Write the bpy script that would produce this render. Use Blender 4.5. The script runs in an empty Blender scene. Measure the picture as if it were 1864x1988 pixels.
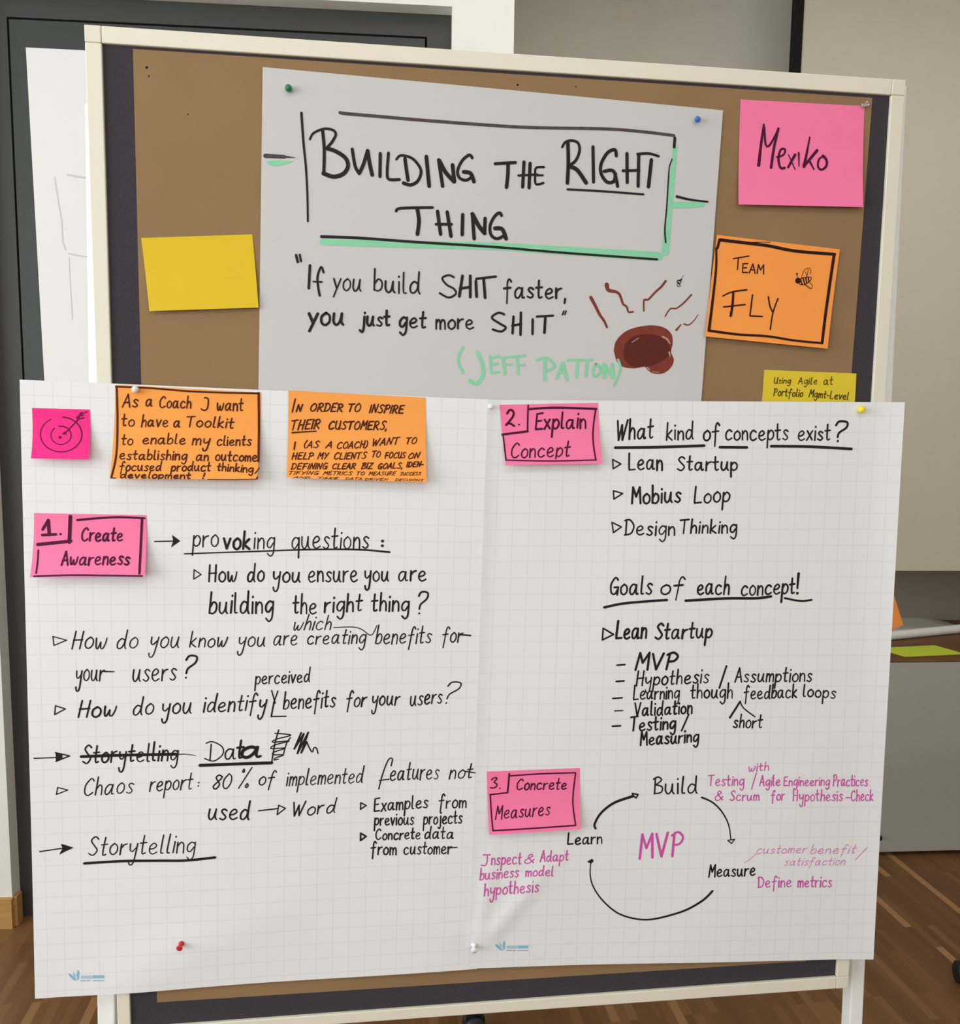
import bpy, bmesh, math, random
from mathutils import Vector, Matrix

random.seed(11)
SC = bpy.context.scene
COL = SC.collection

# ------------------------------------------------------------------ camera
F_PX, PPX, PPY = 1578.9, 932.0, 994.0            # photograph taken as 1864 x 1988
CAM = Vector((-0.18975164, -1.22936798, 1.39802144))
RIGHT = Vector((0.99342088, -0.11371741, 0.01353893))
DOWN = Vector((0.00159802, -0.10444625, -0.99452925))
FWD = Vector((0.11450938, 0.98800776, -0.10357737))
cd = bpy.data.cameras.new('camera')
cam = bpy.data.objects.new('camera', cd)
COL.objects.link(cam)
cam.matrix_world = Matrix((
    (RIGHT.x, -DOWN.x, -FWD.x, CAM.x),
    (RIGHT.y, -DOWN.y, -FWD.y, CAM.y),
    (RIGHT.z, -DOWN.z, -FWD.z, CAM.z),
    (0, 0, 0, 1)))
cd.sensor_fit = 'HORIZONTAL'
cd.sensor_width = 36.0
cd.lens = F_PX / 1864.0 * 36.0
cd.clip_start = 0.02
SC.camera = cam

# ------------------------------------------------------------------ world, light, exposure
w = bpy.data.worlds.new('sky'); SC.world = w; w.use_nodes = True
bg = w.node_tree.nodes['Background']
bg.inputs[0].default_value = (0.80, 0.90, 1.0, 1); bg.inputs[1].default_value = 1.0


def area(name, loc, rot, sx, sy, power, col):
    l = bpy.data.lights.new(name, 'AREA'); l.shape = 'RECTANGLE'
    l.size = sx; l.size_y = sy; l.energy = power; l.color = col
    o = bpy.data.objects.new(name, l); COL.objects.link(o)
    o.location = loc; o.rotation_euler = rot
    return o


# daylight coming in through the windows of the left wall and of the wall behind the photographer
area('window_daylight', (-3.50, -1.75, 1.80), (0, math.radians(-90), 0), 1.75, 3.9, 122, (0.90, 0.97, 1.0))
area('window_daylight', (0.0, -4.40, 1.85), (math.radians(90), 0, 0), 5.2, 1.7, 33, (1.0, 0.98, 0.94))
area('unseen_ceiling_light', (-0.4, -1.9, 2.93), (0, 0, 0), 2.4, 0.6, 17, (1.0, 0.97, 0.93))
area('unseen_ceiling_light', (1.0, 0.30, 2.93), (0, 0, 0), 2.4, 0.6, 13, (1.0, 0.97, 0.93))  # unseen lamp added to brighten wall, screen and sideboard behind the board
SC.view_settings.view_transform = 'Standard'
SC.view_settings.look = 'None'
SC.view_settings.exposure = 0.0
SC.view_settings.gamma = 1.0
SC.view_settings.use_curve_mapping = False
SC.render.film_transparent = False
SC.cycles.use_denoising = True
SC.cycles.max_bounces = 8
SC.cycles.diffuse_bounces = 5


# ------------------------------------------------------------------ materials
def lin(c):
    return tuple(((v / 255) / 12.92 if v <= 10 else (((v / 255) + 0.055) / 1.055) ** 2.4) for v in c) + (1,)


def mat(name, rgb, rough=0.7, noise=0.0, scale=30.0, bump=0.0, bscale=200.0, spec=0.3, metal=0.0, trans=0.0):
    m = bpy.data.materials.new(name); m.use_nodes = True
    nt = m.node_tree; b = nt.nodes['Principled BSDF']
    b.inputs['Roughness'].default_value = rough
    b.inputs['Metallic'].default_value = metal
    b.inputs['Specular IOR Level'].default_value = spec
    if trans: b.inputs['Transmission Weight'].default_value = trans
    c = lin(rgb)
    b.inputs['Base Color'].default_value = c
    tc = nt.nodes.new('ShaderNodeTexCoord')
    if noise:
        n = nt.nodes.new('ShaderNodeTexNoise'); n.inputs['Scale'].default_value = scale
        n.inputs['Detail'].default_value = 5
        r = nt.nodes.new('ShaderNodeValToRGB')
        r.color_ramp.elements[0].position = 0.3; r.color_ramp.elements[1].position = 0.7
        r.color_ramp.elements[0].color = tuple(v * (1 - noise) for v in c[:3]) + (1,)
        r.color_ramp.elements[1].color = tuple(min(1, v * (1 + noise)) for v in c[:3]) + (1,)
        nt.links.new(tc.outputs['Object'], n.inputs['Vector'])
        nt.links.new(n.outputs['Fac'], r.inputs['Fac'])
        nt.links.new(r.outputs['Color'], b.inputs['Base Color'])
    if bump:
        n2 = nt.nodes.new('ShaderNodeTexNoise'); n2.inputs['Scale'].default_value = bscale
        n2.inputs['Detail'].default_value = 4
        bp = nt.nodes.new('ShaderNodeBump'); bp.inputs['Strength'].default_value = bump
        bp.inputs['Distance'].default_value = 0.002
        nt.links.new(tc.outputs['Object'], n2.inputs['Vector'])
        nt.links.new(n2.outputs['Fac'], bp.inputs['Height'])
        nt.links.new(bp.outputs['Normal'], b.inputs['Normal'])
    return m


def grid_mat(name, rgb, line):
    """squared flip-chart paper: pale printed lines every 25 mm, from the sheet's own UV in metres"""
    m = bpy.data.materials.new(name); m.use_nodes = True
    nt = m.node_tree; b = nt.nodes['Principled BSDF']
    b.inputs['Roughness'].default_value = 0.75; b.inputs['Specular IOR Level'].default_value = 0.15
    uv = nt.nodes.new('ShaderNodeUVMap')
    sp = nt.nodes.new('ShaderNodeSeparateXYZ'); nt.links.new(uv.outputs['UV'], sp.inputs[0])
    outs = []
    for ax in 'XY':
        pg = nt.nodes.new('ShaderNodeMath'); pg.operation = 'PINGPONG'; pg.inputs[1].default_value = 0.0125
        lt = nt.nodes.new('ShaderNodeMath'); lt.operation = 'LESS_THAN'; lt.inputs[1].default_value = 0.00042
        nt.links.new(sp.outputs[ax], pg.inputs[0]); nt.links.new(pg.outputs[0], lt.inputs[0]); outs.append(lt)
    mx = nt.nodes.new('ShaderNodeMath'); mx.operation = 'MAXIMUM'
    nt.links.new(outs[0].outputs[0], mx.inputs[0]); nt.links.new(outs[1].outputs[0], mx.inputs[1])
    mix = nt.nodes.new('ShaderNodeMix'); mix.data_type = 'RGBA'
    mix.inputs[6].default_value = lin(rgb); mix.inputs[7].default_value = lin(line)
    nt.links.new(mx.outputs[0], mix.inputs[0])
    nt.links.new(mix.outputs[2], b.inputs['Base Color'])
    return m


def parquet_mat(name):
    m = bpy.data.materials.new(name); m.use_nodes = True
    nt = m.node_tree; b = nt.nodes['Principled BSDF']
    b.inputs['Roughness'].default_value = 0.42; b.inputs['Specular IOR Level'].default_value = 0.35
    tc = nt.nodes.new('ShaderNodeTexCoord')
    mp = nt.nodes.new('ShaderNodeMapping'); mp.inputs['Rotation'].default_value = (0, 0, math.radians(-92.0))
    nt.links.new(tc.outputs['Object'], mp.inputs['Vector'])
    br = nt.nodes.new('ShaderNodeTexBrick')
    br.offset = 0.37; br.offset_frequency = 3
    br.inputs['Color1'].default_value = (0, 0, 0, 1); br.inputs['Color2'].default_value = (1, 1, 1, 1)
    br.inputs['Mortar'].default_value = (0.15, 0.15, 0.15, 1)
    br.inputs['Scale'].default_value = 1.0
    br.inputs['Mortar Size'].default_value = 0.0004
    br.inputs['Brick Width'].default_value = 0.25
    br.inputs['Row Height'].default_value = 0.0225
    nt.links.new(mp.outputs['Vector'], br.inputs['Vector'])
    r = nt.nodes.new('ShaderNodeValToRGB')
    e = r.color_ramp.elements
    e[0].position = 0.0; e[0].color = lin((106, 73, 44))
    e[1].position = 1.0; e[1].color = lin((172, 128, 82))
    for p, c in ((0.4, (115, 80, 48)), (0.75, (122, 86, 52)), (0.90, (132, 95, 58))):
        q = e.new(p); q.color = lin(c)
    nt.links.new(br.outputs['Color'], r.inputs['Fac'])
    mp2 = nt.nodes.new('ShaderNodeMapping'); mp2.inputs['Scale'].default_value = (6, 160, 1)
    nt.links.new(mp.outputs['Vector'], mp2.inputs['Vector'])
    n = nt.nodes.new('ShaderNodeTexNoise'); n.inputs['Scale'].default_value = 1.0; n.inputs['Detail'].default_value = 6
    nt.links.new(mp2.outputs['Vector'], n.inputs['Vector'])
    mr = nt.nodes.new('ShaderNodeMapRange'); mr.inputs[3].default_value = 0.78; mr.inputs[4].default_value = 1.22
    nt.links.new(n.outputs['Fac'], mr.inputs[0])
    mu = nt.nodes.new('ShaderNodeVectorMath'); mu.operation = 'SCALE'
    nt.links.new(r.outputs['Color'], mu.inputs[0]); nt.links.new(mr.outputs[0], mu.inputs['Scale'])
    nt.links.new(mu.outputs[0], b.inputs['Base Color'])
    return m


def wood_mat(name, a, c, rot=0.0):
    m = bpy.data.materials.new(name); m.use_nodes = True
    nt = m.node_tree; b = nt.nodes['Principled BSDF']
    b.inputs['Roughness'].default_value = 0.5; b.inputs['Specular IOR Level'].default_value = 0.3
    tc = nt.nodes.new('ShaderNodeTexCoord')
    mp = nt.nodes.new('ShaderNodeMapping'); mp.inputs['Scale'].default_value = (2.5, 40, 40)
    mp.inputs['Rotation'].default_value = (0, 0, rot)
    nt.links.new(tc.outputs['Object'], mp.inputs['Vector'])
    n = nt.nodes.new('ShaderNodeTexNoise'); n.inputs['Scale'].default_value = 2.0; n.inputs['Detail'].default_value = 6
    nt.links.new(mp.outputs['Vector'], n.inputs['Vector'])
    r = nt.nodes.new('ShaderNodeValToRGB')
    r.color_ramp.elements[0].position = 0.3; r.color_ramp.elements[1].position = 0.75
    r.color_ramp.elements[0].color = lin(a); r.color_ramp.elements[1].color = lin(c)
    nt.links.new(n.outputs['Fac'], r.inputs['Fac']); nt.links.new(r.outputs['Color'], b.inputs['Base Color'])
    return m


M = dict(
    wall_white=mat('white wall paint', (226, 225, 217), 0.85, 0.015, 12, 0.05, 300),
    wall_grey=mat('grey wall paint', (220, 214, 203), 0.85, 0.02, 10, 0.05, 300),
    wall_room=mat('room wall paint', (228, 224, 214), 0.9, 0.01, 5),
    ceiling=mat('ceiling paint', (238, 237, 233), 0.9, 0.01, 5),
    floor=parquet_mat('oak strip parquet'),
    door=mat('anthracite door paint', (62, 64, 63), 0.5, 0.03, 8, 0.05, 400),
    door_frame=mat('anthracite door frame', (65, 65, 62), 0.5, 0.03, 8),
    black=mat('black gap', (12, 12, 12), 0.8),
    skirting=wood_mat('oak skirting', (172, 126, 74), (196, 150, 94)),
    felt=mat('charcoal felt', (68, 63, 68), 0.95, 0.12, 260, 0.5, 500, 0.1),
    cream=mat('cream painted aluminium', (232, 226, 208), 0.38, 0.01, 20, 0, 1, 0.4),
    cap=mat('cream plastic corner', (230, 224, 206), 0.45, 0.01, 20),
    leg=mat('off white leg tube', (244, 246, 244), 0.4, 0.01, 20),
    kraft=mat('brown kraft paper', (148, 119, 85), 0.8, 0.05, 9, 0.12, 60, 0.15),
    title=mat('thin white paper', (206, 204, 203), 0.8, 0.01, 4, 0.03, 25, 0.15),
    grid=grid_mat('squared flip chart paper', (235, 236, 237), (220, 223, 227)),
    plain=mat('white drawing paper', (232, 231, 228), 0.8, 0.01, 5),
    pink=mat('pink note paper', (253, 128, 172), 0.75, 0.02, 25, 0.04, 40, 0.15),
    hotpink=mat('hot pink note paper', (250, 52, 138), 0.75, 0.02, 25, 0.04, 40, 0.15),
    orange=mat('orange note paper', (255, 160, 78), 0.75, 0.02, 25, 0.04, 40, 0.15),
    orange2=mat('bright orange note paper', (252, 166, 82), 0.75, 0.02, 25, 0.04, 40, 0.15),
    yellow=mat('yellow note paper', (226, 192, 46), 0.75, 0.02, 25, 0.04, 40, 0.15),
    yellow2=mat('dull yellow note paper', (226, 200, 58), 0.75, 0.02, 25, 0.04, 40, 0.15),
    lime=mat('lime note paper', (204, 222, 66), 0.75, 0.02, 25),
    ink=mat('black marker ink', (34, 30, 29), 0.6, 0, 1, 0, 1, 0.2),
    dry=mat('half dry black marker ink', (84, 77, 73), 0.75, 0.25, 120, 0, 1, 0.1),
    ink_pink=mat('black marker ink soaked into pink paper', (78, 12, 50), 0.65, 0, 1, 0, 1, 0.2),
    ink_hot=mat('black marker ink soaked into hot pink paper', (104, 6, 60), 0.65, 0, 1, 0, 1, 0.2),
    ink_orange=mat('black marker ink soaked into orange paper', (78, 28, 8), 0.65, 0, 1, 0, 1, 0.2),
    ink_dark=mat('thick black marker ink on orange paper', (44, 16, 8), 0.65, 0, 1, 0, 1, 0.2),
    ink_yellow=mat('black pen ink on yellow paper', (74, 60, 16), 0.65, 0, 1, 0, 1, 0.2),
    green=mat('mint green marker ink', (142, 212, 172), 0.7, 0.04, 60, 0, 1, 0.2),
    magenta=mat('magenta marker ink', (212, 84, 172), 0.7, 0.06, 150, 0, 1, 0.2),
    magenta2=mat('faint magenta marker ink', (222, 132, 190), 0.7, 0.08, 200, 0, 1, 0.2),
    brown=mat('brown marker ink', (128, 58, 44), 0.7, 0.12, 90, 0, 1, 0.2),
    brown2=mat('layered brown marker ink', (94, 38, 28), 0.65, 0.12, 90, 0, 1, 0.2),
    brown3=mat('thin brown marker ink', (190, 150, 140), 0.7, 0.1, 90, 0, 1, 0.2),
    pencil=mat('faint grey pencil', (205, 204, 203), 0.8),
    logo=mat('printed sky blue', (138, 190, 218), 0.7), logo2=mat('printed pale blue', (178, 202, 220), 0.7),
    pin_green=mat('green plastic', (20, 120, 82), 0.35, 0, 1, 0, 1, 0.5),
    pin_blue=mat('blue plastic', (40, 100, 190), 0.35, 0, 1, 0, 1, 0.5),
    pin_red=mat('red plastic', (206, 34, 42), 0.35, 0, 1, 0, 1, 0.5),
    pin_yellow=mat('yellow plastic', (246, 226, 60), 0.35, 0, 1, 0, 1, 0.5),
    pin_white=mat('white plastic', (236, 238, 242), 0.35, 0, 1, 0, 1, 0.5),
    pin_clear=mat('clear plastic', (240, 238, 232), 0.15, 0, 1, 0, 1, 0.5, 0, 0.8),
    steel=mat('steel', (190, 190, 190), 0.25, 0, 1, 0, 1, 0.5, 1.0),
    panel=mat('taupe under-screen shade', (148, 137, 122), 0.8, 0.03, 12),  # dark tone carries the shade of the wall below the screen
    screen=mat('greige screen cloth', (201, 193, 174), 0.85, 0.015, 20, 0.1, 900),
    cabinet=mat('grey melamine', (172, 169, 161), 0.55, 0.015, 40),
    walnut=wood_mat('brown laminate top', (104, 70, 42), (128, 90, 58)),
    rubber=mat('black plastic', (26, 28, 32), 0.45, 0, 1, 0, 1, 0.4),
    fabric=mat('dark seat fabric', (40, 42, 48), 0.9, 0.1, 200),
    glass=mat('window glass', (250, 252, 255), 0.02, 0, 1, 0, 1, 0.5, 0, 1.0),
    pvc=mat('white window profile', (235, 235, 232), 0.4),
)


# ------------------------------------------------------------------ helpers
def tag(o, label=None, cat=None, group=None, kind=None):
    if label: o['label'] = label
    if cat: o['category'] = cat
    if group: o['group'] = group
    if kind: o['kind'] = kind
    return o


def empty(name, loc, rz=0.0):
    o = bpy.data.objects.new(name, None); COL.objects.link(o)
    o.empty_display_size = 0.05
    o.location = loc; o.rotation_euler = (0, 0, rz)
    return o


def obj(name, bm, m, parent=None, loc=None, rz=0.0, smooth=False):
    me = bpy.data.meshes.new(name)
    bmesh.ops.recalc_face_normals(bm, faces=bm.faces[:]) if not smooth == 'keep' else None
    bm.to_mesh(me); bm.free()
    me.materials.append(m)
    if smooth:
        for p in me.polygons: p.use_smooth = True
    o = bpy.data.objects.new(name, me); COL.objects.link(o)
    if parent is not None: o.parent = parent
    if loc is not None: o.location = loc
    if rz: o.rotation_euler = (0, 0, rz)
    return o


def bevel(o, width, segs=2):
    md = o.modifiers.new('soft edges', 'BEVEL'); md.width = width; md.segments = segs
    md.limit_method = 'ANGLE'; md.angle_limit = math.radians(40)
    return o


def box(bm, x0, x1, y0, y1, z0, z1):
    v = [bm.verts.new((x, y, z)) for z in (z0, z1) for y in (y0, y1) for x in (x0, x1)]
    for f in ((0, 1, 3, 2), (4, 6, 7, 5), (0, 4, 5, 1), (2, 3, 7, 6), (0, 2, 6, 4), (1, 5, 7, 3)):
        bm.faces.new([v[i] for i in f])


def boxes(*bs):
    bm = bmesh.new()
    for b in bs: box(bm, *b)
    return bm


def prism(bm, poly, y0, y1):
    """poly in (x, z); extruded from y0 to y1"""
    a = [bm.verts.new((x, y0, z)) for x, z in poly]; b = [bm.verts.new((x, y1, z)) for x, z in poly]
    n = len(poly)
    bm.faces.new(a); bm.faces.new(b[::-1])
    for i in range(n): bm.faces.new((a[i], b[i], b[(i + 1) % n], a[(i + 1) % n]))


def lathe(bm, prof, segs=20, axis=Vector((0, -1, 0)), org=Vector((0, 0, 0))):
    """prof: list of (radius, distance along axis)"""
    ax = axis.normalized()
    u = ax.cross(Vector((0, 0, 1)))
    u = Vector((1, 0, 0)) if u.length < 1e-4 else u.normalized()
    v = ax.cross(u)
    rings = []
    for r, d in prof:
        c = org + ax * d
        rings.append([bm.verts.new(c + (u * math.cos(2 * math.pi * k / segs) + v * math.sin(2 * math.pi * k / segs)) * r) for k in range(segs)] if r > 1e-6 else [bm.verts.new(c)])
    for a, b in zip(rings, rings[1:]):
        for k in range(segs):
            p, q = a[k % len(a)], a[(k + 1) % len(a)]
            s, t = b[(k + 1) % len(b)], b[k % len(b)]
            vs = []
            for x in (p, q, s, t):
                if x not in vs: vs.append(x)
            if len(vs) > 2: bm.faces.new(vs)
    for rg in (rings[0], rings[-1]):
        if len(rg) > 2: bm.faces.new(rg)


def tube(bm, a, b, r, segs=12):
    a = Vector(a); b = Vector(b)
    lathe(bm, [(r, 0), (r, (b - a).length)], segs, b - a, a)


# a photograph point -> the ray it was seen along -> a point on a real plane
def ray(px, py):
    return FWD + RIGHT * ((px - PPX) / F_PX) + DOWN * ((py - PPY) / F_PX)


def on_y(px, py, y=0.0):
    d = ray(px, py); return CAM + d * ((y - CAM.y) / d.y)


def on_z(px, py, z=0.0):
    d = ray(px, py); return CAM + d * ((z - CAM.z) / d.z)


# the back wall runs 2.5 degrees off the pinboard; u along it, depth behind its white front face
TH = math.radians(2.5)
WU = Vector((math.cos(TH), -math.sin(TH), 0)); WN = Vector((math.sin(TH), math.cos(TH), 0))
WO = Vector((0, 0.982, 0))


def on_wall(px, py, depth=0.0):
    d = ray(px, py); t = ((WO - CAM).dot(WN) + depth) / d.dot(WN)
    p = CAM + d * t
    return (p - WO).dot(WU), p.z


def wobj(name, bm, m, parent=None):
    """mesh given in wall coordinates (u, depth, z)"""
    return obj(name, bm, m, parent) if parent is not None else obj(name, bm, m, None, WO, -TH)


# ------------------------------------------------------------------ the room
D_DOOR, D_GREY, D_SCREEN = 0.045, 0.79, 0.50
u_l = on_wall(6, 1380)[0]                         # left edge of the door opening
u_r, z_top = on_wall(878, 12.6)                   # its top right corner
u_p = on_wall(998, 60)[0]                         # right end of the white wall block
ZC = 3.0
o = obj('floor', boxes((-3.75, 4.3, -4.7, 2.3, -0.08, 0.0)), M['floor']); tag(o, kind='structure')
o = wobj('wall_back', boxes((-3.9, u_l, 0, D_GREY + 0.2, 0, ZC), (u_r, u_p, 0, D_GREY + 0.2, 0, ZC),
                            (u_l, u_r, 0, D_GREY + 0.2, z_top, ZC),
                            (u_l, u_r, D_DOOR + 0.05, D_GREY + 0.2, 0, z_top)), M['wall_white']); tag(o, kind='structure')
o = wobj('wall_alcove', boxes((u_p, 4.5, D_GREY, D_GREY + 0.2, 0, ZC)), M['wall_grey']); tag(o, kind='structure')
o = obj('ceiling', boxes((-3.75, 4.3, -4.7, 2.3, ZC, ZC + 0.1)), M['ceiling']); tag(o, kind='structure')
o = obj('wall_right', boxes((4.15, 4.3, -4.7, 2.3, 0, ZC)), M['wall_room']); tag(o, kind='structure')
o = obj('wall_left', boxes((-3.75, -3.6, -4.7, 2.3, 0, 0.9), (-3.75, -3.6, -4.7, 2.3, 2.7, ZC),
                           (-3.75, -3.6, -4.7, -3.75, 0.9, 2.7), (-3.75, -3.6, 0.25, 2.3, 0.9, 2.7)), M['wall_room']); tag(o, kind='structure')
o = obj('wall_front', boxes((-3.6, 4.15, -4.7, -4.55, 0, 0.95), (-3.6, 4.15, -4.7, -4.55, 2.75, ZC),
                            (-3.6, -2.65, -4.7, -4.55, 0.95, 2.75), (2.65, 4.15, -4.7, -4.55, 0.95, 2.75)), M['wall_room']); tag(o, kind='structure')
# windows out of view, the ones the daylight comes through
bm = bmesh.new(); y = -3.75
for k in range(5): box(bm, -3.72, -3.66, -3.75 + k * 0.985, -3.69 + k * 0.985, 0.9, 2.7)
for z in (0.9, 2.64): box(bm, -3.72, -3.66, -3.75, 0.25, z, z + 0.06)
wn = obj('window_1', bm, M['pvc']); tag(wn, kind='structure')
obj('pane', boxes((-3.695, -3.69, -3.74, 0.24, 0.92, 2.68)), M['glass'], wn)
bm = bmesh.new()
for k in range(6): box(bm, -2.65 + k * 1.048, -2.59 + k * 1.048, -4.66, -4.60, 0.95, 2.75)
for z in (0.95, 2.69): box(bm, -2.65, 2.65, -4.66, -4.60, z, z + 0.06)
wn = obj('window_2', bm, M['pvc']); tag(wn, kind='structure')
obj('pane', boxes((-2.64, 2.64, -4.635, -4.63, 0.97, 2.73)), M['glass'], wn)
# oak skirting along the white wall, left of the door
o = wobj('baseboard_back', boxes((-3.9, u_l + 0.004, -0.014, 0.0, 0, 0.085), (u_l, u_l + 0.012, 0, 0.03, 0, 0.085)), M['skirting']); tag(o, kind='structure')

# door: anthracite frame and leaf with a shadow gap between them
dr = empty('door_1', WO, -TH); tag(dr, kind='structure')
gl, gt = on_wall(17, 37, D_DOOR); gr, _ = on_wall(825, 75, D_DOOR)
g = 0.0055
bm = boxes((u_l, gl - g, D_DOOR, D_DOOR + 0.045, 0, z_top), (gr + g, u_r, D_DOOR, D_DOOR + 0.045, 0, z_top),
           (gl - g, gr + g, D_DOOR, D_DOOR + 0.045, gt + g, z_top))
obj('door_frame', bm, M['door_frame'], dr)
obj('door_leaf', boxes((gl, gr, D_DOOR, D_DOOR + 0.03, 0.005, gt)), M['door'], dr)
obj('shadow_gap', boxes((gl - g, gr + g, D_DOOR + 0.032, D_DOOR + 0.044, 0.0, gt + g)), M['black'], dr)
# lever handle, hidden behind the pinboard
bm = bmesh.new(); tube(bm, (gl + 0.09, D_DOOR, 1.05), (gl + 0.09, D_DOOR - 0.045, 1.05), 0.009)
tube(bm, (gl + 0.09, D_DOOR - 0.045, 1.05), (gl + 0.21, D_DOOR - 0.045, 1.05), 0.009)
lathe(bm, [(0.025, 0), (0.025, 0.006)], 20, Vector((0, -1, 0)), Vector((gl + 0.09, D_DOOR, 1.05)))
obj('handle', bm, M['steel'], dr, smooth=False)

o = wobj('shade_sheet', boxes((u_p + 0.02, 4.4, D_GREY - 0.004, D_GREY, 0.0, 1.35)), M['panel']); tag(o, kind='structure')  # taupe sheet added to deepen the shade under the screen
# projection screen hanging in front of the grey wall
us0, _ = on_wall(1543, 60, D_SCREEN); us1, _ = on_wall(1558, 60, D_SCREEN)
_, zs = on_wall(1800, 1108, D_SCREEN)
ps = empty('projection_screen', WO + WU * (us0 + 1.3) + WN * D_SCREEN + Vector((0, 0, zs)), -TH)
tag(ps, 'large greige projection screen with a black side border, right of the pinboard', 'screen')
obj('screen_cloth', boxes((us1 - us0 - 1.3, 1.3, 0, 0.025, 0, 2.05)), M['screen'], ps)
obj('side_border', boxes((-1.3, us1 - us0 - 1.3, -0.004, 0.03, 0, 2.05)), M['black'], ps, None)['label'] = 'black side border'

# sideboard under the screen
D_SB = 0.245
_, zb = on_wall(1790, 1280.5, D_SB)
sb = empty('sideboard', WO + WU * 1.25 + WN * D_SB, -TH)
tag(sb, 'long low grey sideboard with a brown wooden top under the projection screen', 'cabinet')
L0, L1, DP = -1.05, 1.35, D_GREY - D_SB - 0.008
o = obj('body', boxes((L0, L1, 0.018, DP, 0.012, zb - 0.007)), M['cabinet'], sb)
obj('plinth', boxes((L0 + 0.01, L1 - 0.01, 0.03, DP - 0.02, 0.0, 0.014)), M['rubber'], sb)['label'] = 'plinth in toe-kick shadow black'  # its black stands in for the toe-kick shadow
t = obj('top', boxes((L0 - 0.004, L1 + 0.004, -0.002, DP, zb - 0.007, zb)), M['walnut'], sb); t['label'] = 'brown wooden top'; bevel(t, 0.0015)
kx, kz = on_wall(1707.5, 1627, D_SB - 0.02)
for a, b in ((L0, -0.25), (-0.25, 0.55), (0.55, L1)):
    d = obj('door', boxes((a + 0.0015, b - 0.0015, 0, 0.018, 0.016, zb - 0.009)), M['cabinet'], sb)
    bevel(d, 0.001)
    kk = bmesh.new()
    hx = kx - 1.25 if a < kx - 1.25 < b else a + 0.08
    lathe(kk, [(0.004, 0), (0.004, 0.012), (0.009, 0.014), (0.0095, 0.022), (0.007, 0.026), (0, 0.0265)], 16, Vector((0, -1, 0)), Vector((hx, 0, kz)))
    q = obj('knob', kk, M['rubber'], d, smooth=True); q['label'] = 'dark knob'


def flat_note(name, pxs, z, m, th=0.0006):
    ps_ = [on_z(px, py, z) for px, py in pxs]
    c = sum(ps_, Vector()) / len(ps_)
    bm = bmesh.new()
    a = [bm.verts.new((p.x - c.x, p.y - c.y, 0)) for p in ps_]; b = [bm.verts.new((p.x - c.x, p.y - c.y, th)) for p in ps_]
    bm.faces.new(a[::-1]); bm.faces.new(b); n = len(a)
    for i in range(n): bm.faces.new((a[i], a[(i + 1) % n], b[(i + 1) % n], b[i]))
    return obj(name, bm, m, None, (c.x, c.y, z + 0.0002))


o = flat_note('sticky_note', [(1700, 1258.5), (1815, 1253), (1874, 1270), (1757, 1275.5)], zb, M['lime'])
tag(o, 'lime green sticky note lying flat on the sideboard in front of the paper roll', 'sticky note')
o = flat_note('sticky_note', [(1851, 1220), (1895, 1216.5), (1905, 1222), (1858, 1224)], zb + 0.002, M['yellow'])
tag(o, 'sliver of a yellow sticky note behind the paper roll at the picture edge', 'sticky note')

# flip chart sheet on the sideboard, its front end rolled up
A0, A1 = on_z(1690, 1240, zb + 0.012), on_z(1900, 1219, zb + 0.012)
ax = (A1 - A0); ln = ax.length; ax.normalize(); nb = Vector((0, 0, 1)).cross(ax)
R_ROLL = 0.017
bm = bmesh.new(); prof = []
for k in range(60):                                   # spiral from the inside out, then the flat tail
    a = -math.pi / 2 - (59 - k) / 59 * 2 * math.pi * 2.2
    r = 0.006 + (R_ROLL - 0.006) * k / 59
    prof.append((r * math.cos(a), r * math.sin(a) + R_ROLL))
for k in range(1, 12): prof.append((k / 11 * 0.30, 0.0006 + 0.018 * (k / 11) ** 3))
rows = []
for s in range(9):
    f = s / 8
    rows.append([bm.verts.new(ax * (f * ln) + nb * p + Vector((0, 0, q))) for p, q in prof])
for r0, r1 in zip(rows, rows[1:]):
    for i in range(len(prof) - 1): bm.faces.new((r0[i], r1[i], r1[i + 1], r0[i + 1]))
o = obj('paper_roll', bm, M['plain'], None, (A0.x, A0.y, zb + 0.0004), 0, True)
md = o.modifiers.new('thickness', 'SOLIDIFY'); md.thickness = 0.0004; md.offset = 0
tag(o, 'white flip chart paper with a rolled front end lying on the sideboard', 'paper')


# ------------------------------------------------------------------ office chairs (only their castors show)
def castor(parent, x, y):
    c = empty('castor', (x, y, 0)); c.parent = parent
    bm = bmesh.new()
    for s in (-0.013, 0.013):
        lathe(bm, [(0.0, -0.009), (0.020, -0.009), (0.026, -0.005), (0.027, 0.0), (0.026, 0.005), (0.020, 0.009), (0, 0.009)], 20, Vector((1, 0, 0)), Vector((s, 0, 0.027)))
    obj('wheel', bm, M['rubber'], c, smooth=True)
    bm = bmesh.new(); tube(bm, (0, 0, 0.027), (0, 0, 0.075), 0.006); box(bm, -0.005, 0.005, -0.02, 0.02, 0.03, 0.055)
    obj('fork', bm, M['rubber'], c)


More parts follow.
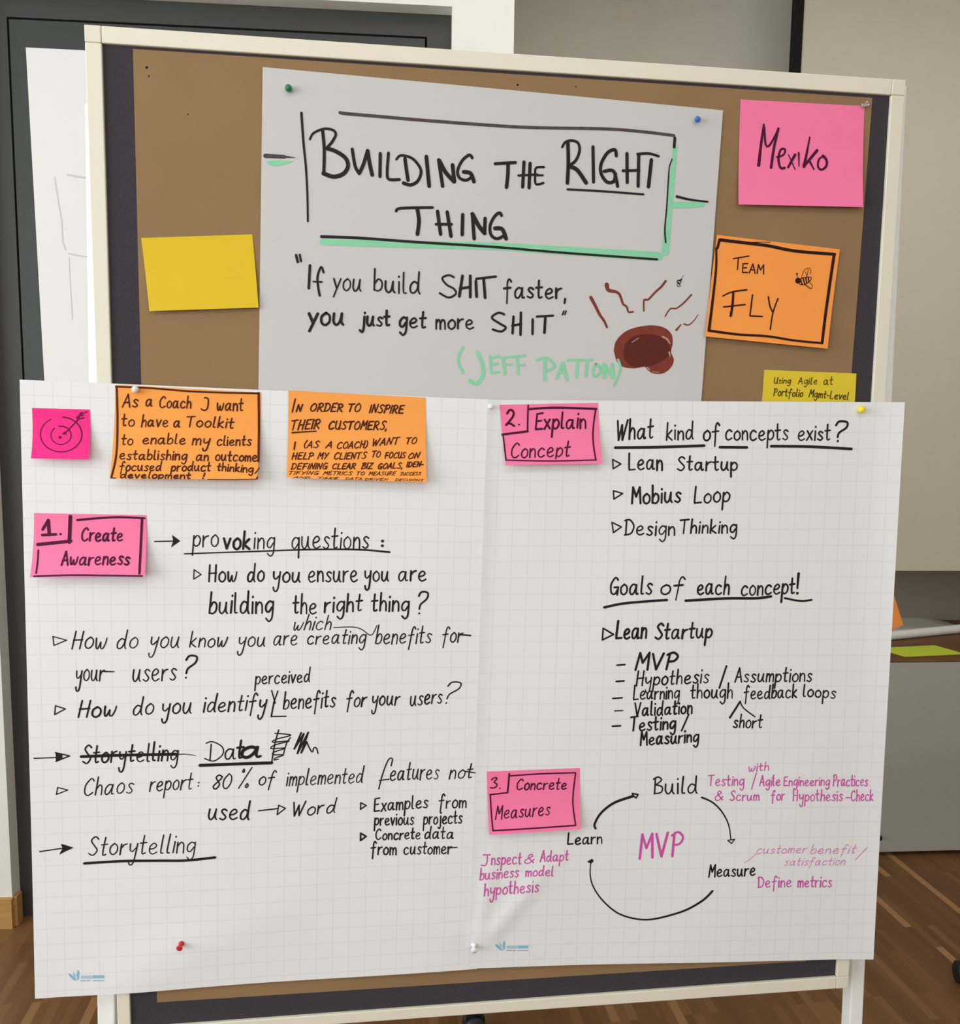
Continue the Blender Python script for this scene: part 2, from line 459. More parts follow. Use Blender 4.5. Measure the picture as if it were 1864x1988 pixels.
def office_stool(loc, rz, rad, label):
    r = empty('swivel_stool', loc, rz); tag(r, label, 'stool', 'black swivel stools around the pinboard')
    for k in range(5):
        a = k * 2 * math.pi / 5
        bm = bmesh.new(); tube(bm, (0.03 * math.cos(a), 0.03 * math.sin(a), 0.11), (rad * math.cos(a), rad * math.sin(a), 0.078), 0.016)
        obj('base_arm', bm, M['rubber'], r, smooth=True)
        castor(r, rad * math.cos(a), rad * math.sin(a))
    bm = bmesh.new(); lathe(bm, [(0.035, 0.08), (0.035, 0.2), (0.02, 0.2), (0.02, 0.41)], 20, Vector((0, 0, 1)))
    obj('gas_column', bm, M['rubber'], r)
    bm = bmesh.new(); lathe(bm, [(0, 0.41), (0.165, 0.41), (0.178, 0.42), (0.178, 0.45), (0.165, 0.462), (0, 0.465)], 32, Vector((0, 0, 1)))
    obj('seat', bm, M['fabric'], r, smooth=True)
    return r


p = on_z(921, 1991, 0.025); office_stool((p.x, p.y + 0.23, 0), math.radians(270), 0.23, 'black swivel stool hidden behind the pinboard, one castor showing below it')
p = on_z(1872, 1888, 0.027); office_stool((p.x + 0.276, p.y - 0.09, 0), math.radians(162), 0.29, 'black swivel stool at the right picture edge, one castor showing')

# ------------------------------------------------------------------ pinboard
Y_FR, Y_RAIL = -0.0048, 0.025
OUT = [on_y(*q, Y_FR) for q in ((163, 47), (1759, 155), (1647, 1918), (229, 2019))]
INN = [on_y(*q, Y_FR) for q in ((197, 83), (1731, 184), (1624.5, 1897), (253.5, 1998))]
pb = empty('pinboard', (0, 0.01, 0))
tag(pb, 'tall pinboard with charcoal felt and a cream metal frame on two legs', 'pinboard')
inv = Vector((0, -0.01, 0))


def shift(o): o.location = inv; return o


I, O_ = INN, OUT
fp = [(I[k].x + (-0.004 if k in (0, 3) else 0.004), I[k].z + (0.004 if k < 2 else -0.004)) for k in range(4)]
bm = bmesh.new(); prism(bm, fp, 0.0, 0.018); shift(obj('felt_panel', bm, M['felt'], pb))
bm = bmesh.new(); prism(bm, fp, 0.0185, 0.022); shift(obj('back_panel', bm, M['leg'], pb))
for k in range(4):
    k2 = (k + 1) % 4
    o1, o2, i1, i2 = O_[k], O_[k2], I[k], I[k2]
    c = 0.0005
    if k % 2 == 0: q = [(i1.x, o1.z + (o2.z - o1.z) * (i1.x - o1.x) / (o2.x - o1.x)), (i2.x, o1.z + (o2.z - o1.z) * (i2.x - o1.x) / (o2.x - o1.x)), (i2.x, i2.z), (i1.x, i1.z)]
    else: q = [(o1.x + (o2.x - o1.x) * (i1.z - o1.z) / (o2.z - o1.z), i1.z), (o1.x + (o2.x - o1.x) * (i2.z - o1.z) / (o2.z - o1.z), i2.z), (i2.x, i2.z), (i1.x, i1.z)]
    bm = bmesh.new(); prism(bm, q, Y_FR, Y_RAIL); bevel(shift(obj('frame_rail', bm, M['cream'], pb)), 0.0014, 2)
    # corner caps
    sx = -1 if k in (0, 3) else 1; sz = 1 if k < 2 else -1
    q = [(o1.x, o1.z), (i1.x + sx * 0.0003, o1.z), (i1.x + sx * 0.0003, i1.z + sz * 0.0003), (o1.x, i1.z + sz * 0.0003)]
    bm = bmesh.new(); prism(bm, q, Y_FR - 0.0003, Y_RAIL + 0.0003); bevel(shift(obj('corner_cap', bm, M['cap'], pb)), 0.0012, 2)


def leg(bot_px, top_px, y0, y1, wdt):
    b = on_y(*bot_px, y0); t_ = on_y(*top_px, y0)
    dx = (t_.x - b.x) / (t_.z - b.z)
    xa = b.x + dx * (0.05 - b.z)
    h = wdt / 2
    bm = bmesh.new(); prism(bm, [(xa - h, 0.05), (xa + h, 0.05), (t_.x + h, t_.z), (t_.x - h, t_.z)], y0, y1)
    l = shift(obj('leg', bm, M['leg'], pb)); bevel(l, 0.002, 2)
    ft = obj('foot', boxes((xa - 0.02, xa + 0.02, -0.24, 0.30, 0.012, 0.05)), M['leg'], l); bevel(ft, 0.005)
    for yy in (-0.22, 0.28):
        bm = bmesh.new(); lathe(bm, [(0.016, 0), (0.016, 0.013)], 16, Vector((0, 0, 1)), Vector((xa, yy, 0))); obj('glide', bm, M['rubber'], l)
    return l, xa


leg((205.5, 1960), (183, 200), 0.028, 0.055, 0.0262)
rl, rx = leg((1665, 1930), (1747, 165), 0.028, 0.055, 0.0245)

# ------------------------------------------------------------------ sheets of paper and the ink on them
class Sheet:
    """A sheet lying on the board: corner points TL TR BR BL, how far it stands off the felt, and its curl."""

    def __init__(self, px, base, curl=None):
        self.base = base; self.curl = curl or (lambda s, t: 0.0)
        self.c = []
        for (x, y), (s, t) in zip(px, ((0, 0), (1, 0), (1, 1), (0, 1))):
            p = on_y(x, y, 0)
            for _ in range(6): p = on_y(x, y, -(self.base(p.x, p.z) + self.curl(s, t)))
            self.c.append((p.x, p.z))

    def xz(self, s, t):
        a, b, c, d = self.c
        return tuple(a[i] * (1 - s) * (1 - t) + b[i] * s * (1 - t) + c[i] * s * t + d[i] * (1 - s) * t for i in (0, 1))

    def st(self, x, z):
        a, b, c, d = self.c
        s = t = 0.5
        for _ in range(4):
            px, pz = self.xz(s, t)
            ex, ez = x - px, z - pz
            sx = (b[0] - a[0]) * (1 - t) + (c[0] - d[0]) * t; sz = (b[1] - a[1]) * (1 - t) + (c[1] - d[1]) * t
            tx = (d[0] - a[0]) * (1 - s) + (c[0] - b[0]) * s; tz = (d[1] - a[1]) * (1 - s) + (c[1] - b[1]) * s
            det = sx * tz - tx * sz
            s += (ex * tz - tx * ez) / det; t += (sx * ez - ex * sz) / det
            if abs(ex) + abs(ez) < 1e-6: break
        return s, t

    def off(self, x, z):
        s, t = self.st(x, z)
        return self.base(x, z) + self.curl(min(1, max(0, s)), min(1, max(0, t)))

    def at(self, px, py):
        h = 0.006
        for _ in range(4):
            p = on_y(px, py, -h); h = self.off(p.x, p.z)
        return on_y(px, py, -h)

    def build(self, name, m, nx, ny, thick=0.0002):
        """an Empty at the middle of the top edge, the sheet itself its child"""
        x, z = self.xz(0.5, 0.0)
        self.org = Vector((x, -self.off(x, z), z))
        self.root = empty(name, self.org)
        bm = bmesh.new(); uvl = bm.loops.layers.uv.new('metres')
        W = math.dist(self.c[0], self.c[1]); H = math.dist(self.c[0], self.c[3])
        vs, uvs = [], {}
        for j in range(ny + 1):
            row = []
            for i in range(nx + 1):
                x, z = self.xz(i / nx, j / ny)
                v = bm.verts.new(Vector((x, -(self.base(x, z) + self.curl(i / nx, j / ny)), z)) - self.org)
                uvs[v] = (i / nx * W + 0.006, j / ny * H + 0.004); row.append(v)
            vs.append(row)
        for j in range(ny):
            for i in range(nx):
                f = bm.faces.new((vs[j][i], vs[j + 1][i], vs[j + 1][i + 1], vs[j][i + 1]))
                for l in f.loops: l[uvl].uv = uvs[l.vert]
        o = obj('sheet', bm, m, self.root, smooth='keep')
        for p in o.data.polygons: p.use_smooth = True
        self.sheet = o
        return self.root


def catmull(pts):
    if len(pts) < 3: return pts
    P = [pts[0]] + list(pts) + [pts[-1]]
    out = []
    for i in range(1, len(P) - 2):
        p0, p1, p2, p3 = P[i - 1], P[i], P[i + 1], P[i + 2]
        n = max(2, min(14, int(math.dist(p1[:2], p2[:2]) / 2.6)))
        for k in range(n):
            t = k / n
            out.append(tuple(0.5 * (2 * p1[j] + (p2[j] - p0[j]) * t + (2 * p0[j] - 5 * p1[j] + 4 * p2[j] - p3[j]) * t * t + (3 * p1[j] - p0[j] - 3 * p2[j] + p3[j]) * t ** 3) for j in range(len(p1))))
    out.append(P[-2])
    return out


class Ink:
    """pen strokes lying on a sheet, given in the frame ox, oy, scale; strokes close together become one part"""

    def __init__(self, sheet, frame=(0, 0, 1), layer=0):
        self.sh = sheet; self.fr = frame; self.parts = []; self.hold = 0; self.e = 0.00032 + 0.00022 * layer; self.n = 0; self.mul = 1.1

    def frame(self, fr): self.fr = fr; return self

    def px(self, x, y): return self.fr[0] + x / self.fr[2], self.fr[1] + y / self.fr[2]

    def v(self, x, z):
        o = self.sh.org
        V = self.parts[-1][0]; V.append((x - o.x, -(self.sh.off(x, z) + self.e + 0.00002 * (self.n % 9)) - o.y, z - o.z))
        return len(V) - 1

    def face(self, f): self.parts[-1][1].append(tuple(f))

    def start(self):
        if not self.hold: self.parts.append(([], []))

    def ribbon(self, pts):
        """pts: photo points with a width in photo pixels"""
        W = []; self.n += 1                       # every stroke lies a hair above the one before
        for x, y, wd in pts:
            wd *= self.mul
            p = self.sh.at(x, y)
            r = wd * 0.5 * (p - CAM).dot(FWD) / F_PX
            if W and math.dist((p.x, p.z), W[-1][:2]) < 0.0002: continue
            W.append((p.x, p.z, r))
        if len(W) == 1:
            x, z, r = W[0]
            self.face([self.v(x + r * math.cos(a), z + r * math.sin(a)) for a in [k * math.pi / 5 for k in range(10)]])
            return
        n = len(W); prev = None
        for i, (x, z, r) in enumerate(W):
            a = W[max(0, i - 1)]; b = W[min(n - 1, i + 1)]
            dx, dz = b[0] - a[0], b[1] - a[1]; l = math.hypot(dx, dz) or 1e-9
            dx /= l; dz /= l
            cur = (self.v(x - dz * r, z + dx * r), self.v(x + dz * r, z - dx * r))
            if prev: self.face((prev[0], prev[1], cur[1], cur[0]))
            if i in (0, n - 1):
                sg = -1 if i == 0 else 1
                fan = [cur[0]] + [self.v(x + (-dz * math.cos(q) + sg * dx * math.sin(q)) * r, z + (dx * math.cos(q) + sg * dz * math.sin(q)) * r) for q in (math.pi / 4, math.pi / 2, 3 * math.pi / 4)] + [cur[1]]
                self.face(fan)
            prev = cur

    def line(self, pts, w, smooth=True, w2=None, close=False):
        """a pen stroke; width runs from w to w2; with smooth=False each corner stays sharp"""
        self.start()
        P = [self.px(*p) for p in pts]
        if close: P = P + [P[0]]
        s = self.fr[2]; n = len(P)
        w2 = w if w2 is None else w2
        Q = [(x, y, (w + (w2 - w) * (i / max(1, n - 1))) / s) for i, (x, y) in enumerate(P)]
        if n == 2 or not smooth:
            for a, b in zip(Q, Q[1:]):
                k = max(1, int(math.dist(a[:2], b[:2]) / 6))
                self.ribbon([tuple(a[j] + (b[j] - a[j]) * i / k for j in range(3)) for i in range(k + 1)])
        elif n == 1: self.ribbon(Q)
        else: self.ribbon(catmull(Q))
        return self

    def dot(self, x, y, r):
        self.start(); a, b = self.px(x, y); self.ribbon([(a, b, 2 * r / self.fr[2])]); return self

    def fill(self, pts, smooth=False):
        self.start()
        P = [self.px(*p) for p in pts]
        if smooth: P = catmull([p for p in P + [P[0]]])[:-1]
        W = [self.sh.at(*p) for p in P]
        vs = [self.v(p.x, p.z) for p in W]
        c = self.v(sum(p.x for p in W) / len(W), sum(p.z for p in W) / len(W))
        for i in range(len(vs)): self.face((c, vs[i], vs[(i + 1) % len(vs)]))
        return self

    def text(self, s, x0, y0, x1, y1, u, w, slant=0.08):
        """one handwritten word between (x0,y0) and (x1,y1) on its baseline, x-height u, pen width w"""
        self.start(); self.hold = 1
        st, adv = [], 0.0
        for ch in s:
            g = FONT.get(ch)
            if g is None: adv += 0.5; continue
            mx = 0.0
            jy = random.uniform(-0.04, 0.04); js = random.uniform(0.95, 1.06); ja = random.uniform(-0.04, 0.04)
            for smooth, pts in g:
                q = [(x, y * js + jy) for x, y in pts]
                mx = max(mx, max(x for x, _ in pts))
                st.append((smooth, [(adv + x + (slant + ja) * y, y) for x, y in q]))
            adv += mx + 0.24
        a = min(x for _, p in st for x, _ in p); b = max(x for _, p in st for x, _ in p)
        k = (x1 - x0) / max(1e-6, b - a) if b - a > 0.15 else u
        for smooth, pts in st:
            Q = []
            for x, y in pts:
                f = (x - a) / max(1e-6, b - a)
                Q.append((x0 + (x - a) * k, y0 + (y1 - y0) * f - y * u))
            ww = w * random.uniform(0.88, 1.1)
            self.line(Q, ww, smooth, ww * random.uniform(0.75, 1.0)) if smooth else self.line(Q, ww, False)
        self.hold = 0
        return self

    def done(self, name, m, label=None, gap=0.006):
        bb = []
        for V, _ in self.parts:
            xs = [v[0] for v in V]; zs = [v[2] for v in V]; bb.append([min(xs), max(xs), min(zs), max(zs)])
        n = len(bb); grp = list(range(n))
        for i in range(n):
            for j in range(i):
                p, q = bb[i], bb[j]
                if max(p[0] - q[1], q[0] - p[1], p[2] - q[3], q[2] - p[3]) < gap:
                    gi, gj = grp[i], grp[j]
                    grp = [gj if g_ == gi else g_ for g_ in grp]
        for g_ in dict.fromkeys(grp):
            V, Fc = [], []
            for i in range(n):
                if grp[i] == g_:
                    k0 = len(V); V += self.parts[i][0]; Fc += [tuple(a + k0 for a in f) for f in self.parts[i][1]]
            me = bpy.data.meshes.new(name); me.from_pydata(V, [], Fc); me.materials.append(m)
            o = bpy.data.objects.new(name, me); COL.objects.link(o); o.parent = self.sh.root
            if label: o['label'] = label


class Pen:
    """like Ink, but every stroke or word becomes a part of its own"""

    def __init__(self, sheet, fr, name, m, layer=0, label=None):
        self.a = (sheet, fr); self.name = name; self.m = m; self.layer = layer; self.lb = label

    def frame(self, fr): self.a = (self.a[0], fr); return self

    def _one(self, f, name=None):
        k = Ink(self.a[0], self.a[1], self.layer); f(k); k.done(name or self.name, self.m, self.lb); return self

    def line(self, *a, **b): return self._one(lambda k: k.line(*a, **b))
    def fill(self, *a, **b): return self._one(lambda k: k.fill(*a, **b))
    def dot(self, *a): return self._one(lambda k: k.dot(*a))
    def text(self, *a): return self._one(lambda k: k.text(*a), 'handwriting')
    def join(self, f, name=None): return self._one(f, name)


_F = {
 'a': "~76,85 45,100 12,68 12,18 36,2 62,35 78,92|~78,96 76,32 84,3 98,10", 'b': "~12,180 10,90 8,5|~10,55 42,98 72,75 68,22 36,0 8,12",
 'c': "~75,82 45,100 11,65 15,16 45,0 80,18", 'd': "~74,80 42,98 11,60 14,12 40,3 66,35 76,90|~82,180 78,90 78,25 90,0",
 'e': "~12,46 50,52 72,76 48,100 14,72 12,25 42,0 82,18", 'f': "~78,150 58,176 40,140 36,50 30,-55|4,86 68,94",
 'g': "~76,85 45,100 12,65 14,20 40,8 70,50|~78,98 78,20 72,-45 46,-72 16,-45", 'h': "12,176 8,0|~9,55 40,98 64,75 68,0",
 'i': "12,98 10,0|12,138 13,146", 'j': "~36,98 34,-20 20,-68 -8,-48|38,135 39,143", 'k': "12,176 8,0|62,98 12,45|12,45 70,0",
 'l': "~14,176 10,40 16,4 34,6", 'm': "8,98 8,0|~9,60 30,98 48,75 50,0|~50,60 74,98 94,75 98,0", 'n': "8,98 8,0|~9,60 40,98 64,75 68,0",
 'o': "~45,100 11,70 12,20 42,0 74,28 72,78 42,100", 'p': "10,98 4,-78|~8,60 42,100 74,72 68,25 35,2 9,25",
 '^': "10,98 8,-18|~8,60 42,100 74,72 68,25 35,2 9,25", 'q': "~74,85 42,100 11,62 14,15 40,5 70,45|78,98 76,-78", 'r': "8,98 8,0|~9,55 30,88 60,98", 's': "~66,85 40,100 18,80 40,52 64,25 40,0 8,14",
 't': "~30,165 26,40 34,2 58,12|2,98 60,103", 'u': "~8,98 8,30 30,0 56,25 70,95|~70,98 70,25 86,2", 'v': "5,98 35,0|35,0 70,98",
 'w': "~5,98 12,20 28,0 48,62|~48,62 54,10 74,4 92,50 98,98", 'x': "5,98 65,0|65,98 2,-4", 'y': "~8,98 12,45 34,28 64,60|~74,98 68,10 58,-68 38,-92 18,-78 12,-50", 'ÿ': "5,98 40,22|74,98 18,-52",
 'z': "8,95 62,98 8,2 68,3",
 'A': "0,0 46,170|46,170 84,0|12,58 74,62", 'B': "16,165 10,0|~0,150 42,172 72,140 20,92|~20,92 78,70 70,15 5,0", 'C': "~90,142 62,170 15,110 18,30 55,0 98,28",
 'D': "18,165 15,0|~0,155 50,165 95,100 70,20 4,0", 'E': "80,168 14,160|14,160 10,2|10,2 82,6|10,84 66,90", 'F': "4,160 86,170|22,164 15,0|4,80 72,88",
 'G': "~85,142 56,168 12,100 22,15 60,4 84,45|50,70 92,72|92,72 86,-4", 'H': "12,170 8,0|80,170 76,0|5,84 86,88", 'I': "14,170 8,0",
 'J': "~8,165 60,168|~50,165 50,40 35,0 4,12", 'K': "12,170 8,0|80,165 14,80|14,80 84,0", 'L': "~14,170 10,12 22,3 80,6", 'M': "4,0 18,170|18,170 50,70|50,70 90,170|90,170 96,0",
 'N': "8,0 14,165|14,165 74,5|74,5 84,170", 'O': "~55,170 12,110 15,30 52,0 95,50 90,130 55,170", 'P': "18,165 10,0|~0,150 45,172 82,132 60,86 15,80",
 'R': "18,165 10,0|~0,150 45,172 78,135 60,92 16,82|25,85 86,0", 'S': "~85,145 55,170 20,135 50,90 82,45 48,0 6,20", 'T': "0,160 96,170|50,165 46,0",
 'U': "~8,165 10,40 42,0 74,40 80,165|80,165 84,0", 'V': "5,168 42,0|42,0 88,170", 'W': "5,168 28,0|28,0 58,130|58,130 72,0|72,0 118,170", 'X': "5,165 80,0|80,165 5,0",
 'Y': "5,165 42,85|88,165 30,0", 'Z': "8,165 80,168 4,0 88,4",
 '8': "~62,150 35,172 14,140 62,60 40,5 10,40 60,120 66,150", '0': "~45,170 10,110 14,30 45,0 76,60 70,140 42,170",
 '%': "0,0 85,170|~12,160 5,140 18,130 22,150 12,162|~72,35 60,15 72,0 86,20 72,36", '&': "~88,8 30,120 45,165 66,135 12,60 18,8 50,2 86,70",
 '?': "~4,140 22,172 66,165 62,120 20,75 12,38|12,3 13,6", '!': "16,175 8,40|6,2 7,6", '.': "6,2 8,4", ',': "12,8 0,-30", ':': "8,10 9,14|8,70 9,74", '-': "0,60 50,62", '/': "0,-20 50,170",
 '(': "~30,175 2,100 4,40 26,-12", ')': "~4,175 30,110 28,40 -4,-14",
}
FONT = {}
for ch, s in _F.items():
    FONT[ch] = []
    for part in s.split('|'):
        sm = part.startswith('~')
        FONT[ch].append((sm, [(float(a.split(',')[0]) / 100, float(a.split(',')[1]) / 100) for a in part.lstrip('~').split()]))


def gauss_ridge(x, z, ax_, az, bx, bz, amp, sig):
    dx, dz = bx - ax_, bz - az; L = math.hypot(dx, dz)
    t = ((x - ax_) * dx + (z - az) * dz) / L; d = ((x - ax_) * -dz + (z - az) * dx) / L
    if t < -3 * sig or t > L + 3 * sig: return 0.0
    f = min(1, max(0, (t + sig) / (2 * sig))) * min(1, max(0, (L - t) / (0.6 * L)))
    return amp * f * math.exp(-(d / sig) ** 2)


PW = on_y(922, 1842, -0.008)                       # where the two lower sheets are pinned together


def h_low(x, z):
    h = 0.0078 + 0.0010 * math.sin(9 * x + 5.5 * z) + 0.0007 * math.sin(14 * x - 8 * z + 1.0)
    h += gauss_ridge(x, z, PW.x + 0.015, PW.z + 0.012, PW.x + 0.15, PW.z + 0.17, 0.0030, 0.016)
    h += gauss_ridge(x, z, PW.x + 0.006, PW.z + 0.02, PW.x + 0.03, PW.z + 0.20, 0.0020, 0.012)
    h += gauss_ridge(x, z, PW.x - 0.02, PW.z + 0.01, PW.x - 0.16, PW.z + 0.10, 0.0018, 0.020)
    h += gauss_ridge(x, z, -0.62, 0.52, -0.28, 0.68, 0.0030, 0.05)
    return h


def h_right(x, z): return h_low(x, z) + 0.0018


def h_kraft(x, z): return 0.0006 + 0.0003 * math.sin(11 * x + 3 * z) * math.sin(7 * z)


def h_title(x, z): return 0.0024 + 0.0006 * math.sin(6 * x + 4 * z)


G1 = 'sheets of paper pinned to the board'
# brown kraft paper
kr = Sheet([(258, 95), (1694, 190), (1566, 1866), (305, 1946)], h_kraft)
r = kr.build('kraft_paper', M['kraft'], 40, 40); tag(r, 'brown kraft paper covering most of the charcoal felt board', 'paper', G1)
# title sheet
ti = Sheet([(510, 130), (1404, 214), (1352, 905), (500, 880)], h_title)
r = ti.build('poster_sheet', M['title'], 40, 30); tag(r, 'plain white poster with the big title Building the Right Thing', 'poster', G1)
k = Ink(kr)
for x, y, d_ in ((285, 131, 2.2), (289, 148, 1.4), (365, 222, 1.2), (1005, 165, 1.8), (1118, 168, 1.2)): k.dot(x, y, d_)
k.done('pin_hole', M['black'], 'dark pin hole')
# left and right squared sheets
le = Sheet([(38, 737), (962, 776), (927, 1881), (68, 1939)], h_low)
r = le.build('flip_chart_sheet', M['grid'], 150, 190); tag(r, 'left squared flip chart sheet, with provoking questions and storytelling notes', 'flip chart sheet', G1)
ri = Sheet([(948, 776), (1757, 781), (1696, 1863), (911, 1881)], h_right, lambda s, t: 0.006 * max(0, (s - 0.9) / 0.1) ** 2 * (1 - 0.6 * t) + 0.0022 * max(0, (0.035 - s) / 0.035) ** 2 * (1 - t * 0.7))
r = ri.build('flip_chart_sheet', M['grid'], 150, 190); tag(r, 'right squared flip chart sheet, with concepts list and build measure learn circle', 'flip chart sheet', G1)

GN = 'sticky notes on the pinboard'


def note(px, base, m, label, curl, th=0.0002):
    s = Sheet(px, base, curl)
    r = s.build('sticky_note', m, 14, 18, th); tag(r, label, 'sticky note', GN)
    return s


def on(sheet, e=0.0006): return lambda x, z: sheet.off(x, z) + e


mex = note([(1438, 193), (1679, 206), (1676, 402), (1434, 397)], on(kr), M['pink'], 'large pink sticky note reading Mexiko near the upper right corner',
           lambda s, t: 0.009 * t ** 2.2 + 0.002 * s * t)
fly = note([(1392, 456), (1631, 484), (1607, 677), (1369, 653)], lambda x, z: h_title(x, z) + 0.0008, M['orange'], 'orange sticky note reading Team Fly with a drawn bee and thick border',
           lambda s, t: 0.006 * t ** 2.2)
uag = note([(1484, 718), (1663, 725), (1656, 850), (1474, 846)], on(kr), M['yellow2'], 'small yellow sticky note with two handwritten lines about agile, lower right',
           lambda s, t: 0.001 * t)
yel = note([(274, 462), (490, 455), (502, 597), (290, 604)], on(kr), M['yellow'], 'blank yellow sticky note on the brown paper at the left',
           lambda s, t: 0.006 * t ** 2)
tgt = note([(62, 792), (174, 795), (172, 892), (60, 890)], on(le), M['hotpink'], 'square hot pink sticky note with a drawn target and arrow',
           lambda s, t: 0.012 * t ** 2.4 + 0.002 * s * t)
coa = note([(224, 747), (507, 762), (499, 931), (213, 929)], on(le), M['orange2'], 'orange sticky note with a black border about a coach wanting a toolkit',
           lambda s, t: 0.018 * t ** 2.4)
ord_ = note([(560, 758), (826, 772), (828, 937), (557, 927)], on(le), M['orange2'], 'orange sticky note in block capitals about inspiring customers',
            lambda s, t: 0.016 * t ** 2.2)
n1 = note([(66, 996), (284, 1000), (281, 1118), (58, 1121)], on(le), M['pink'], 'pink sticky note numbered 1 reading Create Awareness',
          lambda s, t: 0.016 * t ** 2.2)
n2 = note([(970, 786), (1161, 782), (1169, 900), (982, 903)], on(ri), M['pink'], 'pink sticky note numbered 2 reading Explain Concept',
          lambda s, t: 0.013 * t ** 2.2)
n3 = note([(945, 1498), (1126, 1491), (1127, 1610), (950, 1621)], on(ri), M['pink'], 'pink sticky note numbered 3 reading Concrete Measures',
          lambda s, t: 0.011 * t ** 2.2)

# ------------------------------------------------------------------ writing on the poster
A_ = (500, 130, 4.0522); B_ = (940, 170, 3.8833); N_ = (540, 470, 4.2364); O4 = (840, 500, 3.3286)
k = Ink(ti, A_)
k.fill([(68, 740), (150, 735), (285, 738), (240, 762), (150, 782), (90, 770)])
k.frame((0, 0, 1)).line([(626, 470), (722, 473), (845, 475.5), (964, 478.5), (1069, 485), (1172, 491.5), (1278.6, 498)], 10.5, w2=16)
k.frame(B_).line([(1437, 455), (1428, 580), (1405, 800), (1385, 1020), (1364, 1240)], 30, w2=54)
k.fill([(1415, 860), (1560, 862), (1675, 850), (1655, 900), (1540, 910), (1415, 910)])
k.done('green_outline', M['green'], 'mint green highlight of the title box')
k = Ink(ti, A_, 1)
k.line([(62, 700), (130, 703), (212, 707)], 30, w2=26).line([(212, 707), (260, 711), (296, 714)], 16, w2=4)
k.frame((0, 0, 1)).line([(660, 218.8), (673, 220.8), (747, 227.2), (821, 233.6), (966, 244.3), (1043, 248), (1172, 250.3), (1244, 255.5), (1308, 263.2)], 5.6, w2=5)
k.done('border_line', M['dry'], 'half dry black marker line')
k = Ink(ti, A_, 1)
k.line([(345, 362), (362, 600), (380, 780), (392, 1000), (396, 1215)], 18, w2=14)
k.frame((0, 0, 1)).line([(624, 459.5), (697, 462.2), (808.5, 470.1), (964, 480), (1094.5, 490.9), (1276, 503.7)], 5.2, w2=3.8)
k.frame(B_).line([(1437, 380), (1432, 450)], 20).line([(1416, 540), (1396, 600), (1388, 700), (1376, 900), (1362, 1060), (1368, 1168)], 8, w2=12)
k.line([(1452, 822), (1550, 845), (1685, 862)], 18, w2=12).line([(628, 768), (900, 783), (1200, 806)], 15, w2=14)
k.done('border_line', M['ink'])
k = Ink(ti, A_, 1); k.mul = 1.27
# B U I L D I N G
k.line([(412, 570), (440, 522), (520, 488), (590, 496), (616, 530), (590, 585), (545, 640)], 13, w2=18).line([(512, 500), (525, 650), (522, 820)], 20)
k.line([(545, 642), (610, 662), (690, 715), (712, 780), (676, 840), (600, 864), (518, 838)], 24, w2=26)
k.line([(745, 648), (768, 780), (800, 838)], 20).line([(800, 838), (832, 770), (866, 660)], 22).line([(866, 660), (882, 760), (902, 850)], 24)
k.line([(966, 682), (963, 862)], 20).line([(1030, 678), (1020, 830), (1034, 884), (1116, 886)], 18)
k.line([(1092, 728), (1130, 696), (1222, 724), (1285, 812), (1262, 895), (1205, 928), (1148, 914)], 14, w2=22).line([(1160, 722), (1170, 800), (1184, 892)], 22)
k.line([(1328, 706), (1350, 938)], 24).line([(1425, 732), (1456, 938)], 22).line([(1428, 736), (1480, 830), (1546, 902)], 26).line([(1534, 772), (1548, 902)], 24)
k.line([(1688, 716), (1668, 692), (1612, 735), (1574, 815), (1588, 872), (1640, 892), (1690, 862)], 18).line([(1622, 826), (1676, 838), (1702, 902)], 24)
# THE
k.frame(B_).line([(82, 575), (235, 566)], 18).line([(180, 572), (178, 660), (168, 752)], 22).line([(300, 562), (290, 750)], 20).line([(346, 572), (338, 756)], 20).line([(258, 664), (400, 656)], 14)
k.line([(450, 600), (392, 606), (384, 660), (390, 728), (446, 720)], 14).line([(380, 662), (442, 662)], 12)
# RIGHT
k.line([(588, 450), (612, 412), (660, 400), (708, 420), (718, 480), (690, 550), (640, 590)], 14, w2=18).line([(630, 410), (634, 560), (627, 720)], 22).line([(640, 594), (700, 622), (768, 718)], 24)
k.line([(820, 448), (824, 712)], 20).line([(996, 515), (985, 470), (930, 492), (882, 575), (882, 650), (925, 712), (976, 708), (990, 650)], 20).line([(905, 632), (975, 632), (1006, 745)], 20)
k.line([(1076, 498), (1078, 716)], 20).line([(1165, 505), (1160, 744)], 20).line([(1044, 628), (1168, 625)], 16).line([(1155, 502), (1240, 498), (1314, 518)], 15).line([(1260, 546), (1238, 748)], 22)
# THING
k.frame(A_).line([(1090, 1134), (1130, 1112), (1376, 1106)], 17).line([(1256, 1112), (1270, 1210), (1258, 1315)], 24)
k.line([(1416, 1136), (1440, 1316)], 22).line([(1492, 1142), (1522, 1332)], 22).line([(1404, 1238), (1526, 1238)], 18).line([(1614, 1162), (1610, 1320)], 22)
k.line([(1690, 1156), (1704, 1352)], 22).line([(1690, 1158), (1740, 1250), (1786, 1308)], 26).line([(1790, 1192), (1786, 1308)], 22)
k.frame(B_).line([(130, 965), (118, 944), (80, 970), (45, 1040), (52, 1112), (98, 1140), (150, 1116)], 18).line([(82, 1062), (135, 1068), (165, 1140)], 24)
k.done('title_word', M['ink'], None, 0.019)
k = Ink(ti, N_, 1)
k.line([(148, 108), (162, 164)], 20).line([(178, 104), (188, 158)], 16)
k.line([(262, 192), (252, 380)], 20).line([(374, 250), (354, 205), (325, 280), (328, 360), (342, 440)], 16, w2=18).line([(290, 325), (360, 328)], 13)
k.text('ÿou', 455, 398, 680, 402, 98, 13).text('build', 790, 404, 1165, 428, 98, 14, 0)
